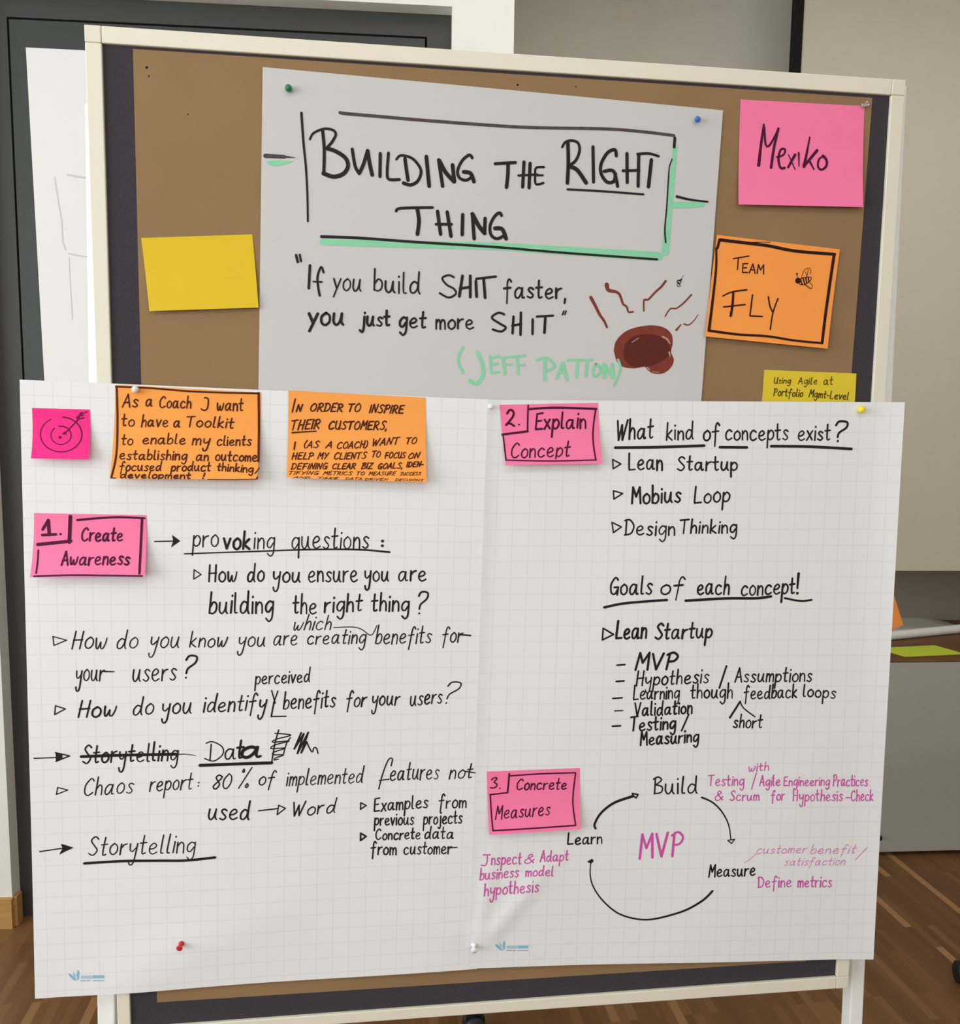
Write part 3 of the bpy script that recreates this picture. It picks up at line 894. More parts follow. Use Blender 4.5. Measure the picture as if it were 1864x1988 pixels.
k.line([(1445, 290), (1405, 272), (1350, 296), (1385, 350), (1445, 385), (1462, 425), (1402, 456), (1328, 420)], 15)
k.line([(1516, 278), (1490, 446)], 22).line([(1580, 278), (1580, 452)], 22).line([(1495, 382), (1580, 370)], 20).line([(1626, 322), (1632, 448)], 22).line([(1630, 302), (1790, 284)], 18).line([(1690, 304), (1702, 458)], 22)
k.frame(O4).text('faster', 460, 262, 832, 264, 66, 13, 0.02).line([(856, 266), (852, 294)], 13)
k.done('handwriting', M['ink'], None, 0.014)
k = Ink(ti, N_, 1)
k.text('ÿou', 255, 685, 535, 685, 98, 22).text('just', 672, 688, 915, 690, 76, 18, 0.02).text('get', 1002, 702, 1215, 704, 82, 18, 0.05).text('more', 1300, 712, 1605, 716, 78, 15, 0)
k.frame(O4).line([(462, 368), (425, 357), (382, 388), (430, 425), (472, 452), (442, 478), (388, 465)], 13).line([(522, 382), (516, 490)], 15).line([(570, 356), (567, 500)], 15).line([(514, 440), (572, 430)], 14)
k.line([(646, 400), (645, 494)], 15).line([(672, 382), (778, 375)], 13).line([(728, 380), (722, 486)], 16).line([(848, 346), (838, 370)], 9).line([(862, 346), (854, 368)], 9)
k.done('handwriting', M['ink'], None, 0.014)
k = Ink(ti, O4)
k.line([(195, 580), (168, 640), (170, 690), (198, 744)], 17).line([(290, 615), (320, 690), (324, 760), (285, 815), (240, 794)], 24)
k.line([(372, 640), (378, 745)], 17).line([(370, 652), (428, 636)], 15).line([(376, 692), (420, 686)], 14).line([(376, 745), (428, 738)], 15)
k.line([(455, 650), (466, 752)], 18).line([(440, 650), (520, 640)], 14).line([(460, 696), (512, 690)], 14).line([(545, 645), (552, 752)], 18).line([(515, 642), (595, 634)], 14).line([(540, 696), (592, 692)], 14)
k.line([(726, 665), (724, 790)], 20).line([(672, 662), (735, 650), (786, 690), (770, 720), (728, 732)], 16)
k.line([(802, 780), (840, 682)], 18).line([(840, 682), (868, 790)], 20).line([(815, 742), (862, 742)], 14).line([(872, 664), (965, 660)], 14).line([(936, 668), (930, 775)], 18).line([(950, 664), (1032, 660)], 14).line([(998, 668), (990, 766)], 18)
k.line([(1055, 690), (1036, 725), (1045, 768), (1080, 745), (1080, 705), (1055, 690)], 17).line([(1105, 692), (1110, 772)], 22).line([(1105, 692), (1164, 772)], 24).line([(1160, 690), (1166, 772)], 20).line([(1198, 660), (1212, 720), (1172, 828)], 13)
k.done('handwriting', M['green'], 'mint green handwriting', 0.012)
k = Ink(ti, O4)
k.fill([(1170, 600), (1185, 540), (1240, 482), (1320, 450), (1420, 438), (1500, 455), (1545, 500), (1550, 560), (1540, 610), (1558, 660), (1540, 710), (1490, 748), (1430, 750), (1390, 728), (1370, 706), (1300, 716), (1230, 706), (1190, 670)], True)
k.line([(1022, 258), (1050, 310), (1080, 370), (1108, 410), (1126, 450)], 20, w2=13)
k.line([(1125, 175), (1135, 210), (1180, 220)], 26, w2=18).line([(1180, 220), (1205, 235), (1220, 270), (1230, 300), (1255, 320), (1265, 352), (1295, 350)], 16, w2=10)
k.line([(1364, 345), (1366, 275), (1392, 272), (1440, 222), (1478, 188), (1505, 152)], 10, w2=14).line([(1502, 380), (1535, 332), (1575, 328), (1620, 295), (1672, 240)], 7, w2=10).line([(1575, 468), (1605, 432)], 13, w2=6).line([(1625, 430), (1655, 435), (1690, 405), (1715, 368)], 9, w2=4)
k.done('drawing', M['brown'], 'brown drawing of a steaming heap')
k = Ink(ti, O4, 1)
k.fill([(1240, 560), (1300, 510), (1400, 495), (1480, 515), (1520, 560), (1540, 600), (1510, 650), (1440, 690), (1370, 705), (1280, 700), (1235, 640)], True)
k.done('drawing', M['brown2'], 'darker brown core of the heap')
k = Ink(ti, O4, 2)
k.line([(1485, 512), (1515, 528), (1532, 556)], 11, w2=7).line([(1528, 612), (1534, 640)], 10, w2=5).line([(1388, 712), (1402, 728)], 9, w2=5).line([(1288, 548), (1330, 520)], 5).line([(1420, 738), (1460, 742)], 4)
k.done('drawing', M['brown3'], 'pale gaps in the brown marker')
k = Ink(ti, O4, 1)
k.line([(1580, 150), (1595, 145), (1605, 160), (1590, 168), (1578, 160), (1585, 150)], 5).line([(1582, 170), (1595, 172), (1600, 184), (1585, 188), (1578, 176)], 4).line([(1596, 150), (1608, 142)], 9).line([(1604, 140), (1624, 112)], 2).line([(1588, 158), (1598, 178)], 5)
k.done('drawing', M['ink'], 'tiny drawn fly', 0.02)

# ------------------------------------------------------------------ writing on the notes
Q_ = (1360, 440, 4.9053); X_ = (1360, 160, 4.9053); R_ = (20, 720, 3.728); S_ = (520, 720, 4.0522); P1 = (40, 980, 4.0522); G_ = (930, 760, 4.5463); J_ = (920, 1470, 4.66)
k = Ink(mex, X_); k.mul = 1.25
k.line([(602, 402), (575, 600), (554, 790)], 16, w2=26).line([(606, 425), (620, 590), (650, 606), (700, 530), (742, 440)], 18, w2=16).line([(742, 440), (700, 620), (672, 812)], 20, w2=22)
k.line([(728, 712), (790, 690), (805, 640), (765, 640), (742, 720), (760, 812), (800, 815)], 15, w2=20).line([(900, 690), (835, 808)], 22, w2=18).line([(838, 690), (900, 828)], 9).line([(935, 672), (938, 800)], 16, w2=8)
k.line([(1040, 522), (1010, 680), (985, 800)], 12, w2=26).line([(985, 800), (1110, 648)], 20, w2=24).line([(1035, 745), (1080, 828)], 18, w2=12).line([(1178, 702), (1130, 730), (1118, 800), (1150, 832), (1196, 800), (1200, 740), (1165, 700)], 14, w2=22)
k.done('handwriting', M['ink_pink'], None, 0.02)
k = Ink(fly, Q_)
k.line([(182, 126), (400, 152), (640, 182), (900, 232), (1278, 264)], 28, w2=26).line([(420, 152), (540, 148), (665, 148)], 6).line([(1272, 272), (1235, 520), (1190, 840), (1158, 1108)], 28, w2=26)
k.line([(78, 990), (350, 1026), (640, 1045), (900, 1085), (1160, 1110)], 22, w2=18).line([(182, 126), (160, 205)], 24).line([(150, 205), (148, 400), (116, 700), (80, 990)], 18, w2=26)
k.done('border_line', M['ink_dark'])
k = Ink(fly, Q_)
k.line([(312, 305), (460, 280)], 11).line([(360, 308), (352, 408)], 11).text('EAM', 400, 438, 600, 450, 50, 11, 0)
k.line([(210, 662), (300, 622), (440, 602)], 11, w2=15).line([(312, 628), (305, 740), (288, 848)], 20, w2=24).line([(220, 765), (425, 742)], 13).line([(495, 650), (470, 850), (588, 856)], 13, False).line([(646, 668), (662, 760), (686, 812)], 14).line([(738, 684), (690, 820), (664, 978)], 13)
k.done('handwriting', M['ink_dark'])
k = Ink(fly, Q_)
k.dot(928, 515, 26).line([(940, 500), (1000, 482), (1055, 486), (1030, 530), (975, 556), (940, 545)], 7)
for x0, y0, x1, y1 in ((950, 498, 968, 552), (976, 490, 992, 548), (1002, 486, 1012, 540), (1026, 486, 1032, 522)): k.line([(x0, y0), (x1, y1)], 12)
k.line([(922, 490), (918, 452)], 5).dot(918, 450, 9).line([(962, 488), (985, 420), (1025, 396), (1012, 480)], 5).line([(1035, 392), (1050, 415), (1045, 450)], 5).line([(1012, 478), (1000, 430)], 4).line([(995, 556), (1050, 594), (1066, 565), (1036, 528)], 5).line([(1000, 552), (1052, 585)], 3)
k.done('drawing', M['ink_dark'], 'small drawn bee', 0.02)
k = Ink(uag, Q_)
k.text('Using', 702, 1495, 860, 1492, 34, 8, 0.15).text('Agile', 930, 1498, 1110, 1502, 38, 8, 0.1).text('at', 1175, 1505, 1260, 1506, 45, 9, 0.1)
k.text('Portfolio', 698, 1608, 975, 1622, 42, 9, 0.15).text('Mgmt-Level', 1032, 1622, 1410, 1650, 42, 9, 0.2)
k.done('handwriting', M['ink_yellow'])
k = Ink(tgt, R_)


def arc(cx, cy, rx, ry, a0, a1, n=26):
    return [(cx + rx * math.cos(math.radians(a0 + (a1 - a0) * i / n)), cy - ry * math.sin(math.radians(a0 + (a1 - a0) * i / n))) for i in range(n + 1)]


k.line(arc(368, 460, 150, 126, 120, 445), 6, w2=9).line(arc(366, 466, 72, 66, 130, 310), 6).line(arc(366, 466, 74, 66, -50, 100), 6, w2=9).dot(360, 481, 10)
k.line([(398, 450), (492, 352)], 8).fill([(370, 460), (396, 436), (408, 462)]).line([(484, 356), (510, 318), (556, 296)], 9, w2=6).line([(480, 335), (500, 345), (532, 340)], 9).line([(490, 325), (530, 322)], 7).line([(500, 312), (520, 300)], 7)
k.done('drawing', M['ink_hot'], 'target with an arrow', 0.02)
k = Ink(coa, R_)
k.line([(764, 114), (1000, 124), (1300, 148), (1560, 158), (1790, 162)], 12).line([(770, 116), (776, 350), (768, 600), (732, 772)], 13).line([(728, 775), (762, 776)], 7).line([(1798, 160), (1800, 400), (1797, 655)], 15).line([(1430, 786), (1600, 787), (1780, 784)], 6).fill([(1776, 785), (1796, 782), (1788, 755)])
k.done('border_line', M['ink_orange'])
for ws in ((('As', 812, 262, 925, 264, 56), ('a', 984, 255, 1026, 256, 52), ('Coach', 1085, 266, 1306, 270, 50), ('want', 1500, 288, 1685, 290, 54)),
           (('to', 808, 398, 896, 400, 50), ('have', 950, 404, 1140, 405, 48), ('a', 1185, 408, 1226, 408, 48), ('Toolkit', 1280, 404, 1618, 415, 44)),
           (('to', 808, 536, 886, 538, 46), ('enable', 962, 530, 1266, 530, 42), ('my', 1318, 535, 1446, 535, 44), ('clients', 1500, 540, 1745, 540, 42)),
           (('establishing', 795, 640, 1280, 645, 40), ('an', 1348, 650, 1432, 650, 40), ('outcome', 1488, 650, 1785, 656, 42)),
           (('focused', 795, 725, 1096, 722, 38), ('product', 1160, 725, 1450, 725, 38), ('thinking', 1500, 722, 1758, 735, 32)),
           (('develo^ment', 800, 775, 1305, 780, 27),)):
    k = Ink(coa, R_)
    for t_ in ws: k.text(*t_, 10, 0.1)
    if ws[0][0] == 'As': k.line([(1406, 195), (1432, 202), (1428, 268), (1405, 286), (1382, 276)], 10)
    if ws[0][0] == 'focused': k.line([(1772, 742), (1802, 704)], 8)
    if ws[0][0] == 'develo^ment': k.line([(1408, 740), (1400, 764)], 11).dot(1394, 778, 6)
    k.done('handwriting', M['ink_orange'])
for ws in ((('ORDER', 338, 318, 590, 320, 37), ('TO', 640, 320, 730, 322, 37), ('INSPIRE', 800, 328, 1075, 334, 37)),
           (('THEIR', 190, 466, 412, 452, 43), ('CUSTOMERS,', 482, 460, 932, 462, 38)),
           (('(AS', 288, 604, 408, 606, 32), ('A', 455, 606, 500, 605, 30), ('COACH)', 548, 612, 786, 604, 30), ('WANT', 828, 590, 1040, 576, 32), ('TO', 1094, 574, 1172, 573, 29)),
           (('HELP', 190, 695, 360, 695, 31), ('MY', 392, 692, 482, 690, 29), ('CLIENTS', 525, 696, 780, 690, 30), ('TO', 825, 680, 886, 678, 28), ('FOCUS', 922, 688, 1085, 686, 28), ('ON', 1108, 692, 1200, 682, 26)),
           (('DEFINING', 182, 774, 470, 772, 27), ('CLEAR', 510, 772, 692, 770, 26), ('BIZ', 735, 770, 830, 768, 26), ('GOALS,', 870, 770, 1056, 766, 25), ('IDEN-', 1092, 756, 1222, 752, 24)),
           (('TIFYING', 170, 816, 402, 816, 16), ('METRICS', 435, 818, 666, 820, 17), ('TO', 702, 820, 762, 820, 16), ('MEASURE', 795, 822, 1012, 820, 17), ('SUCCESS', 1040, 822, 1206, 820, 14)),
           (('AND', 200, 844, 332, 846, 8), ('TAKE', 400, 850, 560, 852, 9), ('DATA', 608, 856, 738, 858, 10), ('DRIVEN', 760, 860, 948, 862, 10), ('DECISIONS', 1000, 864, 1225, 868, 10))):
    k = Ink(ord_, S_)
    wd = 11 if ws[0][5] > 35 else (9 if ws[0][5] > 20 else (5.5 if ws[0][5] > 12 else 4))
    for t_ in ws: k.text(*t_, wd, 0.22)
    if ws[0][0] == 'ORDER': k.line([(216, 222), (192, 324)], 11).text('N', 224, 320, 274, 320, 33, 11, 0.2)
    if ws[0][0] == 'THEIR': k.line([(192, 486), (280, 480), (380, 475)], 12, w2=9)
    if ws[0][0] == '(AS': k.line([(216, 560), (207, 618)], 11)
    k.done('handwriting', M['ink_orange'])
k = Ink(n1, P1)
k.line([(392, 92), (384, 294)], 26).line([(136, 312), (395, 286)], 24).line([(447, 120), (600, 106), (780, 97), (975, 106)], 17, w2=14).line([(956, 106), (946, 320), (935, 540)], 17).line([(140, 356), (134, 450), (122, 538)], 12).line([(106, 562), (400, 553), (700, 556), (956, 560)], 12)
k.done('border_line', M['ink_pink'])
k = Ink(n1, P1)
k.line([(174, 194), (216, 124)], 20).line([(218, 122), (226, 236)], 24).line([(172, 238), (278, 232)], 20).dot(315, 230, 9).text('Create', 485, 284, 800, 286, 62, 14, 0.1)
k.done('handwriting', M['ink_pink'])
k = Ink(n1, P1); k.text('Awareness', 322, 474, 858, 470, 62, 14, 0.12); k.done('handwriting', M['ink_pink'])
k = Ink(n2, G_)
k.line([(434, 122), (430, 240), (428, 355)], 14).line([(205, 380), (430, 352)], 18).line([(440, 156), (600, 145), (750, 144), (1035, 154)], 18).line([(1030, 152), (1008, 320), (1008, 450), (1030, 605)], 13).line([(214, 395), (238, 605)], 12).line([(245, 606), (650, 613), (1036, 604)], 11)
k.done('border_line', M['ink_pink'])
k = Ink(n2, G_)
k.line([(248, 195), (272, 162), (302, 176), (300, 220), (240, 296)], 18).line([(240, 292), (268, 280), (310, 304)], 18).dot(353, 292, 8).text('Explain', 500, 335, 940, 322, 84, 16, 0.05)
k.done('handwriting', M['ink_pink'])
k = Ink(n2, G_); k.text('Conce^t', 290, 586, 805, 570, 80, 13, 0.1); k.done('handwriting', M['ink_pink'])
k = Ink(n3, J_)
k.line([(320, 150), (314, 230), (304, 320)], 15).line([(146, 338), (306, 320)], 12).line([(330, 168), (600, 150), (920, 140)], 12).line([(920, 144), (898, 330), (898, 450), (920, 612)], 12).line([(148, 340), (158, 500), (172, 664)], 12).line([(172, 664), (500, 645), (920, 616)], 12)
k.done('border_line', M['ink_pink'])
k = Ink(n3, J_)
k.line([(160, 204), (186, 185), (212, 192), (182, 226), (212, 244), (192, 274), (150, 276)], 12).dot(236, 280, 6).text('Concrete', 392, 294, 835, 290, 58, 12, 0.15)
k.done('handwriting', M['ink_pink'])
k = Ink(n3, J_); k.text('Measures', 195, 562, 690, 522, 74, 11, 0.15); k.done('handwriting', M['ink_pink'])

# ------------------------------------------------------------------ writing on the left squared sheet
def bullet(k, a, b, c, w): k.join(lambda q: q.line([a, b, c], w, False, close=True), 'bullet')


def words(sheet, fr, ws, w, slant=0.1, extra=None, name='handwriting', m='ink', label=None):
    for t_ in ws:
        k = Ink(sheet, fr); k.text(*t_[:6], t_[6] if len(t_) > 6 else w, slant); k.done(name, M[m], label)
    if extra: extra(Pen(sheet, fr, 'pen_stroke', M[m], 0, label))


A4 = (40, 980, 4.0522); C4 = (40, 1270, 4.0522); E4 = (40, 1420, 4.0522)
words(le, A4, [('pro', 1352, 330, 1552, 332, 88, 11), ('vok', 1600, 345, 1800, 350, 82, 18), ('ing', 1838, 348, 1998, 340, 82, 11), ('questions', 2138, 345, 2738, 345, 92, 11)], 11, 0.04,
      lambda k: (k.dot(2848, 285, 11), k.dot(2846, 322, 11)), 'heading')
k = Ink(le, A4, 1); k.line([(1290, 385), (1550, 376), (1850, 366), (2300, 351), (2650, 352), (2903, 372)], 9, w2=14); k.done('underline', M['ink'])
k = Ink(le, A4); k.line([(1055, 288), (1196, 286)], 10).fill([(1192, 236), (1257, 285), (1183, 336), (1200, 286)]); k.done('arrow', M['ink'])
words(le, A4, [('How', 1482, 604, 1700, 604, 80), ('do', 1790, 605, 1913, 604, 78), ('you', 1988, 608, 2198, 606, 80), ('ensure', 2268, 606, 2648, 604, 84), ('you', 2710, 600, 2893, 598, 76), ('are', 2978, 600, 3188, 596, 78)], 13, 0.03,
      lambda k: bullet(k, (1365, 510), (1420, 548), (1362, 585), 8))
words(le, A4, [('building', 1485, 854, 1988, 850, 92), ('the', 2145, 852, 2325, 856, 86), ('right', 2392, 848, 2688, 836, 80), ('thing', 2763, 836, 3055, 836, 80), ('?', 3133, 858, 3203, 858, 100)], 14, 0.06)
words(le, A4, [('which', 2151, 986, 2443, 984, 66)], 9, 0.25, lambda k: k.line([(2463, 965), (2613, 961), (2683, 980), (2758, 1025), (2803, 950)], 7))
words(le, A4, [('How', 405, 1132, 680, 1130, 84), ('do', 762, 1132, 922, 1128, 86), ('you', 1010, 1124, 1245, 1122, 82), ('know', 1330, 1120, 1628, 1116, 72), ('you', 1708, 1118, 1920, 1116, 76), ('are', 1993, 1104, 2173, 1102, 76), ('creating', 2261, 1098, 2718, 1090, 68), ('benefits', 2793, 1096, 3233, 1088, 78), ('for', 3323, 1084, 3480, 1082, 74)], 10, 0.18,
      lambda k: (bullet(k, (255, 1035), (362, 1065), (262, 1106), 8), k.line([(3450, 1020), (3540, 1028)], 12)))
words(le, C4, [('your', 435, 212, 660, 206, 86), ('users', 885, 212, 1225, 206, 92), ('?', 1300, 188, 1386, 188, 100, 14)], 11, 0.1, lambda k: k.line([(655, 135), (735, 138)], 13, w2=8))
words(le, C4, [('How', 455, 495, 755, 488, 78, 14), ('do', 890, 482, 1045, 470, 80), ('you', 1112, 468, 1340, 462, 80), ('identify', 1440, 456, 1938, 436, 76), ('benefits', 2068, 434, 2478, 416, 78), ('for', 2568, 416, 2723, 408, 74), ('your', 2763, 404, 2985, 398, 72), ('users', 3068, 406, 3316, 382, 74), ('?', 3348, 386, 3463, 386, 96)], 12, 0.15,
      lambda k: (bullet(k, (275, 405), (352, 430), (268, 475), 9), k.line([(1975, 285), (2003, 385)], 10), k.line([(2024, 290), (1990, 385)], 10), k.line([(1992, 385), (1972, 490)], 12), k.line([(1972, 490), (2088, 488)], 10)))
words(le, C4, [('perceived', 1843, 236, 2278, 218, 62)], 10, 0.08)
words(le, E4, [('Storytelling', 490, 250, 1240, 228, 82)], 13, 0.12)
k = Ink(le, E4, 1); k.line([(478, 197), (800, 186), (1230, 178)], 22).line([(1230, 180), (1300, 178), (1380, 190)], 9, w2=4); k.done('strike_through', M['ink'])
k = Ink(le, E4); k.line([(105, 211), (290, 205)], 9).fill([(275, 164), (330, 178), (330, 218), (278, 236)]).line([(275, 166), (386, 192), (278, 235)], 10, False); k.done('arrow', M['ink'])
k = Ink(le, E4, 1); k.line([(1412, 266), (1700, 255), (1975, 246)], 23).line([(1975, 246), (2000, 100), (2030, -12)], 10); k.done('underline', M['ink'])


def datas(k):
    k.join(lambda q: q.line([(1500, 100), (1490, 222)], 10).line([(1460, 92), (1510, 80), (1585, 120), (1590, 180), (1520, 232), (1448, 212)], 9).text('a', 1612, 218, 1690, 216, 84, 11).text('t', 1705, 212, 1755, 210, 82, 16).text('a', 1745, 208, 1888, 202, 78, 24), 'heading')


words(le, E4, [], 10, 0.1, datas, 'heading')
k = Ink(le, (480, 1270, 4.0522))
k.line([(218, 622), (342, 636), (230, 668), (200, 692), (330, 682), (215, 715), (188, 742), (300, 738), (215, 768), (200, 790), (285, 792), (225, 815), (212, 832), (245, 825)], 9).line([(340, 655), (310, 700), (282, 795)], 9)
k.line([(425, 618), (370, 745), (445, 625), (395, 780), (480, 615), (425, 775), (468, 690)], 13, False).line([(468, 690), (488, 735), (512, 770), (525, 735), (545, 740), (556, 780)], 10)
k.done('scribble', M['ink'])
words(le, E4, [('Chaos', 505, 505, 890, 484, 80), ('report', 1015, 472, 1355, 452, 76), ('80', 1515, 458, 1660, 444, 66), ('%', 1715, 448, 1820, 442, 88), ('of', 1878, 424, 2013, 420, 68), ('implemented', 2093, 426, 2703, 402, 70), ('eatures', 2910, 384, 3293, 374, 78), ('not', 3373, 372, 3560, 364, 66)], 10, 0.2,
      lambda k: (bullet(k, (292, 440), (371, 460), (282, 495), 8), k.dot(1402, 402, 6), k.dot(1398, 428, 6), k.join(lambda q: q.line([(2915, 270), (2925, 215), (2895, 220), (2850, 330), (2818, 452)], 10).line([(2822, 385), (2900, 375)], 9), 'handwriting'), k.line([(3490, 312), (3592, 328)], 9)))
words(le, E4, [('used', 1480, 696, 1805, 690, 84, 13), ('Word', 2151, 668, 2488, 636, 66, 11)], 12, 0.15,
      lambda k: (k.line([(1873, 623), (2028, 606)], 10), bullet(k, (2030, 580), (2084, 604), (2018, 655), 9)))
words(le, E4, [('Examples', 2783, 628, 3203, 600, 62), ('from', 3293, 602, 3503, 600, 60)], 11, 0.08, lambda k: bullet(k, (2676, 560), (2718, 582), (2674, 612), 10))
words(le, E4, [('previous', 2783, 736, 3093, 732, 56), ('projects', 3168, 730, 3473, 720, 58)], 11, 0.06)
words(le, E4, [('Concrete', 2798, 852, 3143, 845, 50), ('data', 3183, 845, 3403, 844, 54)], 11, 0.08, lambda k: bullet(k, (2676, 800), (2718, 825), (2674, 858), 13))
words(le, E4, [('from', 2758, 970, 2953, 968, 58), ('customer', 3018, 968, 3390, 960, 56)], 11, 0.08, lambda k: k.line([(3360, 915), (3433, 912)], 9))
words(le, E4, [('Storytelling', 535, 978, 1375, 950, 84)], 10, 0.15, None, 'heading')
k = Ink(le, E4, 1); k.line([(502, 1037), (800, 1019), (1100, 1016), (1300, 1014), (1530, 990)], 19); k.done('underline', M['ink'])
k = Ink(le, E4); k.line([(150, 945), (330, 918)], 9).fill([(316, 884), (345, 890), (418, 914), (350, 945), (303, 970), (330, 918)]); k.done('arrow', M['ink'])

# ------------------------------------------------------------------ writing on the right squared sheet
H4 = (1300, 760, 4.0522); I4 = (1140, 1100, 3.3286); K4 = (1300, 1450, 4.4381); PX = (0, 0, 1)
words(ri, H4, [('What', -122, 382, 155 - 2, 382, 86, 15), ('kind', -24 * 1 + 0, 380, 185, 376, 74, 13), ('of', 270, 384, 392, 384, 78, 14), ('concepts', 445, 384, 930, 380, 76), ('exist', 1015, 384, 1262, 380, 72), ('?', 1310, 392, 1396, 392, 92, 16)][1:], 13, 0.03,
      lambda k: k.frame(G_).text('What', 1225, 430, 1537, 412, 97, 16, 0.06), 'heading')
k = Ink(ri, H4, 1); k.line([(-428, 442), (-100, 438), (272, 426)], 20).line([(394, 438), (608, 440)], 19).line([(798, 430), (1100, 434), (1430, 452)], 20); k.done('underline', M['ink'])
words(ri, G_, [('Lean', 1325, 690, 1615, 692, 86)], 17, 0.02, lambda k: (bullet(k, (1180, 600), (1252, 640), (1184, 682), 12), k.frame(H4).text('Startup', 62, 622, 530, 620, 66, 14, 0.02)))
words(ri, G_, [('Mobius', 1350, 990, 1780, 980, 86)], 18, 0.02, lambda k: (bullet(k, (1186, 876), (1268, 900), (1190, 950), 12), k.frame(H4).text('Loop', 196, 880, 472, 868, 76, 15, 0.06)))
words(ri, G_, [('Design', 1285, 1264, 1725, 1272, 80)], 14, 0.04, lambda k: (bullet(k, (1173, 1155), (1256, 1195), (1186, 1246), 12), k.frame(H4).text('Thinking', 85, 1116, 526, 1112, 62, 13, 0.06)))
words(ri, I4, [('Goals', 155, 182, 420, 178, 68), ('of', 480, 180, 632, 180, 62), ('each', 715, 180, 916, 178, 66), ('concept', 1000, 186, 1340, 174, 62)], 12, 0.08, lambda k: (k.line([(1366, 45), (1358, 140)], 18, w2=12), k.dot(1358, 172, 9)), 'heading')
k = Ink(ri, I4, 1); k.line([(110, 263), (250, 236), (515, 215)], 15).line([(636, 220), (900, 205), (1090, 204), (1188, 192)], 16).line([(1275, 203), (1380, 222), (1450, 214)], 12); k.done('underline', M['ink'])
words(ri, I4, [('Lean', 188, 466, 382, 464, 68, 14), ('Startup', 440, 468, 806, 460, 60, 13)], 13, 0.12, lambda k: bullet(k, (103, 398), (170, 438), (98, 474), 10))


def dash(x0, y0, x1, y1, w): return lambda k: k.line([(x0, y0), (x1, y1)], w)


words(ri, I4, [('MVP', 312, 668, 586, 660, 62)], 14, 0.12, dash(193, 637, 243, 633, 11))
words(ri, I4, [('Hypothesis', 318, 772, 786, 750, 54), ('Assumptions', 955, 746, 1452, 742, 52)], 10, 0.1, lambda k: (k.line([(188, 742), (238, 738)], 11), k.line([(854, 784), (900, 642)], 12)))
words(ri, I4, [('Learning', 300, 860, 595, 852, 52), ('though', 670, 850, 936, 848, 54), ('feedback', 1015, 856, 1352, 846, 50), ('loops', 1398, 840, 1606, 850, 46)], 10, 0.06, dash(165, 852, 226, 847, 10))
words(ri, I4, [('Validation', 310, 968, 676, 948, 50)], 11, 0.06, dash(177, 932, 230, 930, 8))
words(ri, I4, [('short', 945, 1040, 1132, 1042, 48)], 10, 0.1, lambda k: (k.line([(922, 976), (988, 872)], 13), k.line([(988, 872), (1012, 915), (1084, 970)], 8)))
words(ri, I4, [('Testing', 282, 1062, 570, 1048, 52)], 12, 0.06, lambda k: (k.line([(163, 1031), (215, 1028)], 11), k.line([(610, 1060), (656, 955)], 11)))
words(ri, I4, [('Measuring', 345, 1154, 720, 1132, 50)], 12, 0.04)
# build - measure - learn circle
words(ri, PX, [('Build', 1269, 1541, 1353, 1540, 19)], 3.2, 0.02)
words(ri, J_, [('Learn', 850, 790, 1156, 780, 62)], 14, 0.06)
words(ri, K4, [('Measure', 338, 1122, 735, 1108, 64)], 13, 0.06, None)
k = Ink(ri, J_); k.line([(1102, 645), (1092, 606), (1150, 505), (1270, 412), (1440, 352)], 18, w2=24).line([(1432, 326), (1486, 338), (1468, 368), (1446, 352)], 13, False, close=True); k.done('arrow', M['ink'])
k = Ink(ri, K4); k.line([(276, 434), (370, 478), (450, 558), (508, 670), (528, 800)], 15, w2=9).line([(500, 804), (560, 796), (534, 832)], 9, False, close=True); k.done('arrow', M['ink'])
k = Ink(ri, PX); k.line([(1146.8, 1674), (1145.8, 1699), (1152.8, 1723.2), (1171, 1749), (1199, 1772.2), (1231, 1783), (1263, 1784.8), (1300, 1777), (1334, 1765.5), (1365, 1747.4), (1383, 1730)], 2.0, w2=4.4).frame(J_).fill([(1022, 946), (1070, 916), (1086, 940), (1062, 962)]); k.done('arrow', M['ink'])
lab = 'magenta handwriting'
words(ri, PX, [('MVP', 1242, 1667, 1326, 1660, 27)], 4.6, 0.03, None, 'handwriting', 'magenta', lab)
words(ri, J_, [('nspect', 160, 975, 430, 966, 62), ('&', 465, 962, 545, 958, 46), ('Adapt', 600, 946, 856, 934, 56)], 11, 0.08, lambda k: k.line([(85, 884), (150, 882)], 11).line([(122, 884), (120, 940), (104, 978), (66, 975)], 11), 'handwriting', 'magenta', lab)
words(ri, J_, [('business', 55, 1112, 405, 1082, 58), ('model', 470, 1078, 716, 1072, 52)], 11, 0.1, None, 'handwriting', 'magenta', lab)
words(ri, J_, [('hypothesis', 95, 1252, 586, 1216, 64)], 11, 0.08, None, 'handwriting', 'magenta', lab)
words(ri, K4, [('Testing', 335, 336, 640, 332, 54), ('Agile', 775, 338, 952, 334, 50), ('Engineering', 985, 336, 1378, 332, 48), ('Practices', 1410, 338, 1706, 336, 56)], 10, 0.06, lambda k: k.line([(706, 364), (748, 222)], 9), 'handwriting', 'magenta', lab)
words(ri, K4, [('with', 685, 214, 852, 198, 42)], 9, 0.08, None, 'handwriting', 'magenta', lab)
words(ri, K4, [('&', 395, 462, 458, 462, 46), ('Scrum', 520, 464, 770, 462, 48), ('for', 875, 460, 992, 460, 50), ('Hypothesis', 1065, 466, 1490, 464, 54), ('-', 1520, 462, 1556, 462, 40), ('Check', 1568, 466, 1750, 464, 54)], 10, 0.04, None, 'handwriting', 'magenta', lab)
words(ri, K4, [('customer', 752, 922, 1186, 912, 42), ('benefit', 1212, 922, 1612, 918, 44)], 7, 0.25, lambda k: (k.line([(645, 1000), (700, 962), (745, 920)], 5), k.line([(1598, 975), (1702, 866)], 7)), 'handwriting', 'magenta2', 'faint magenta handwriting')
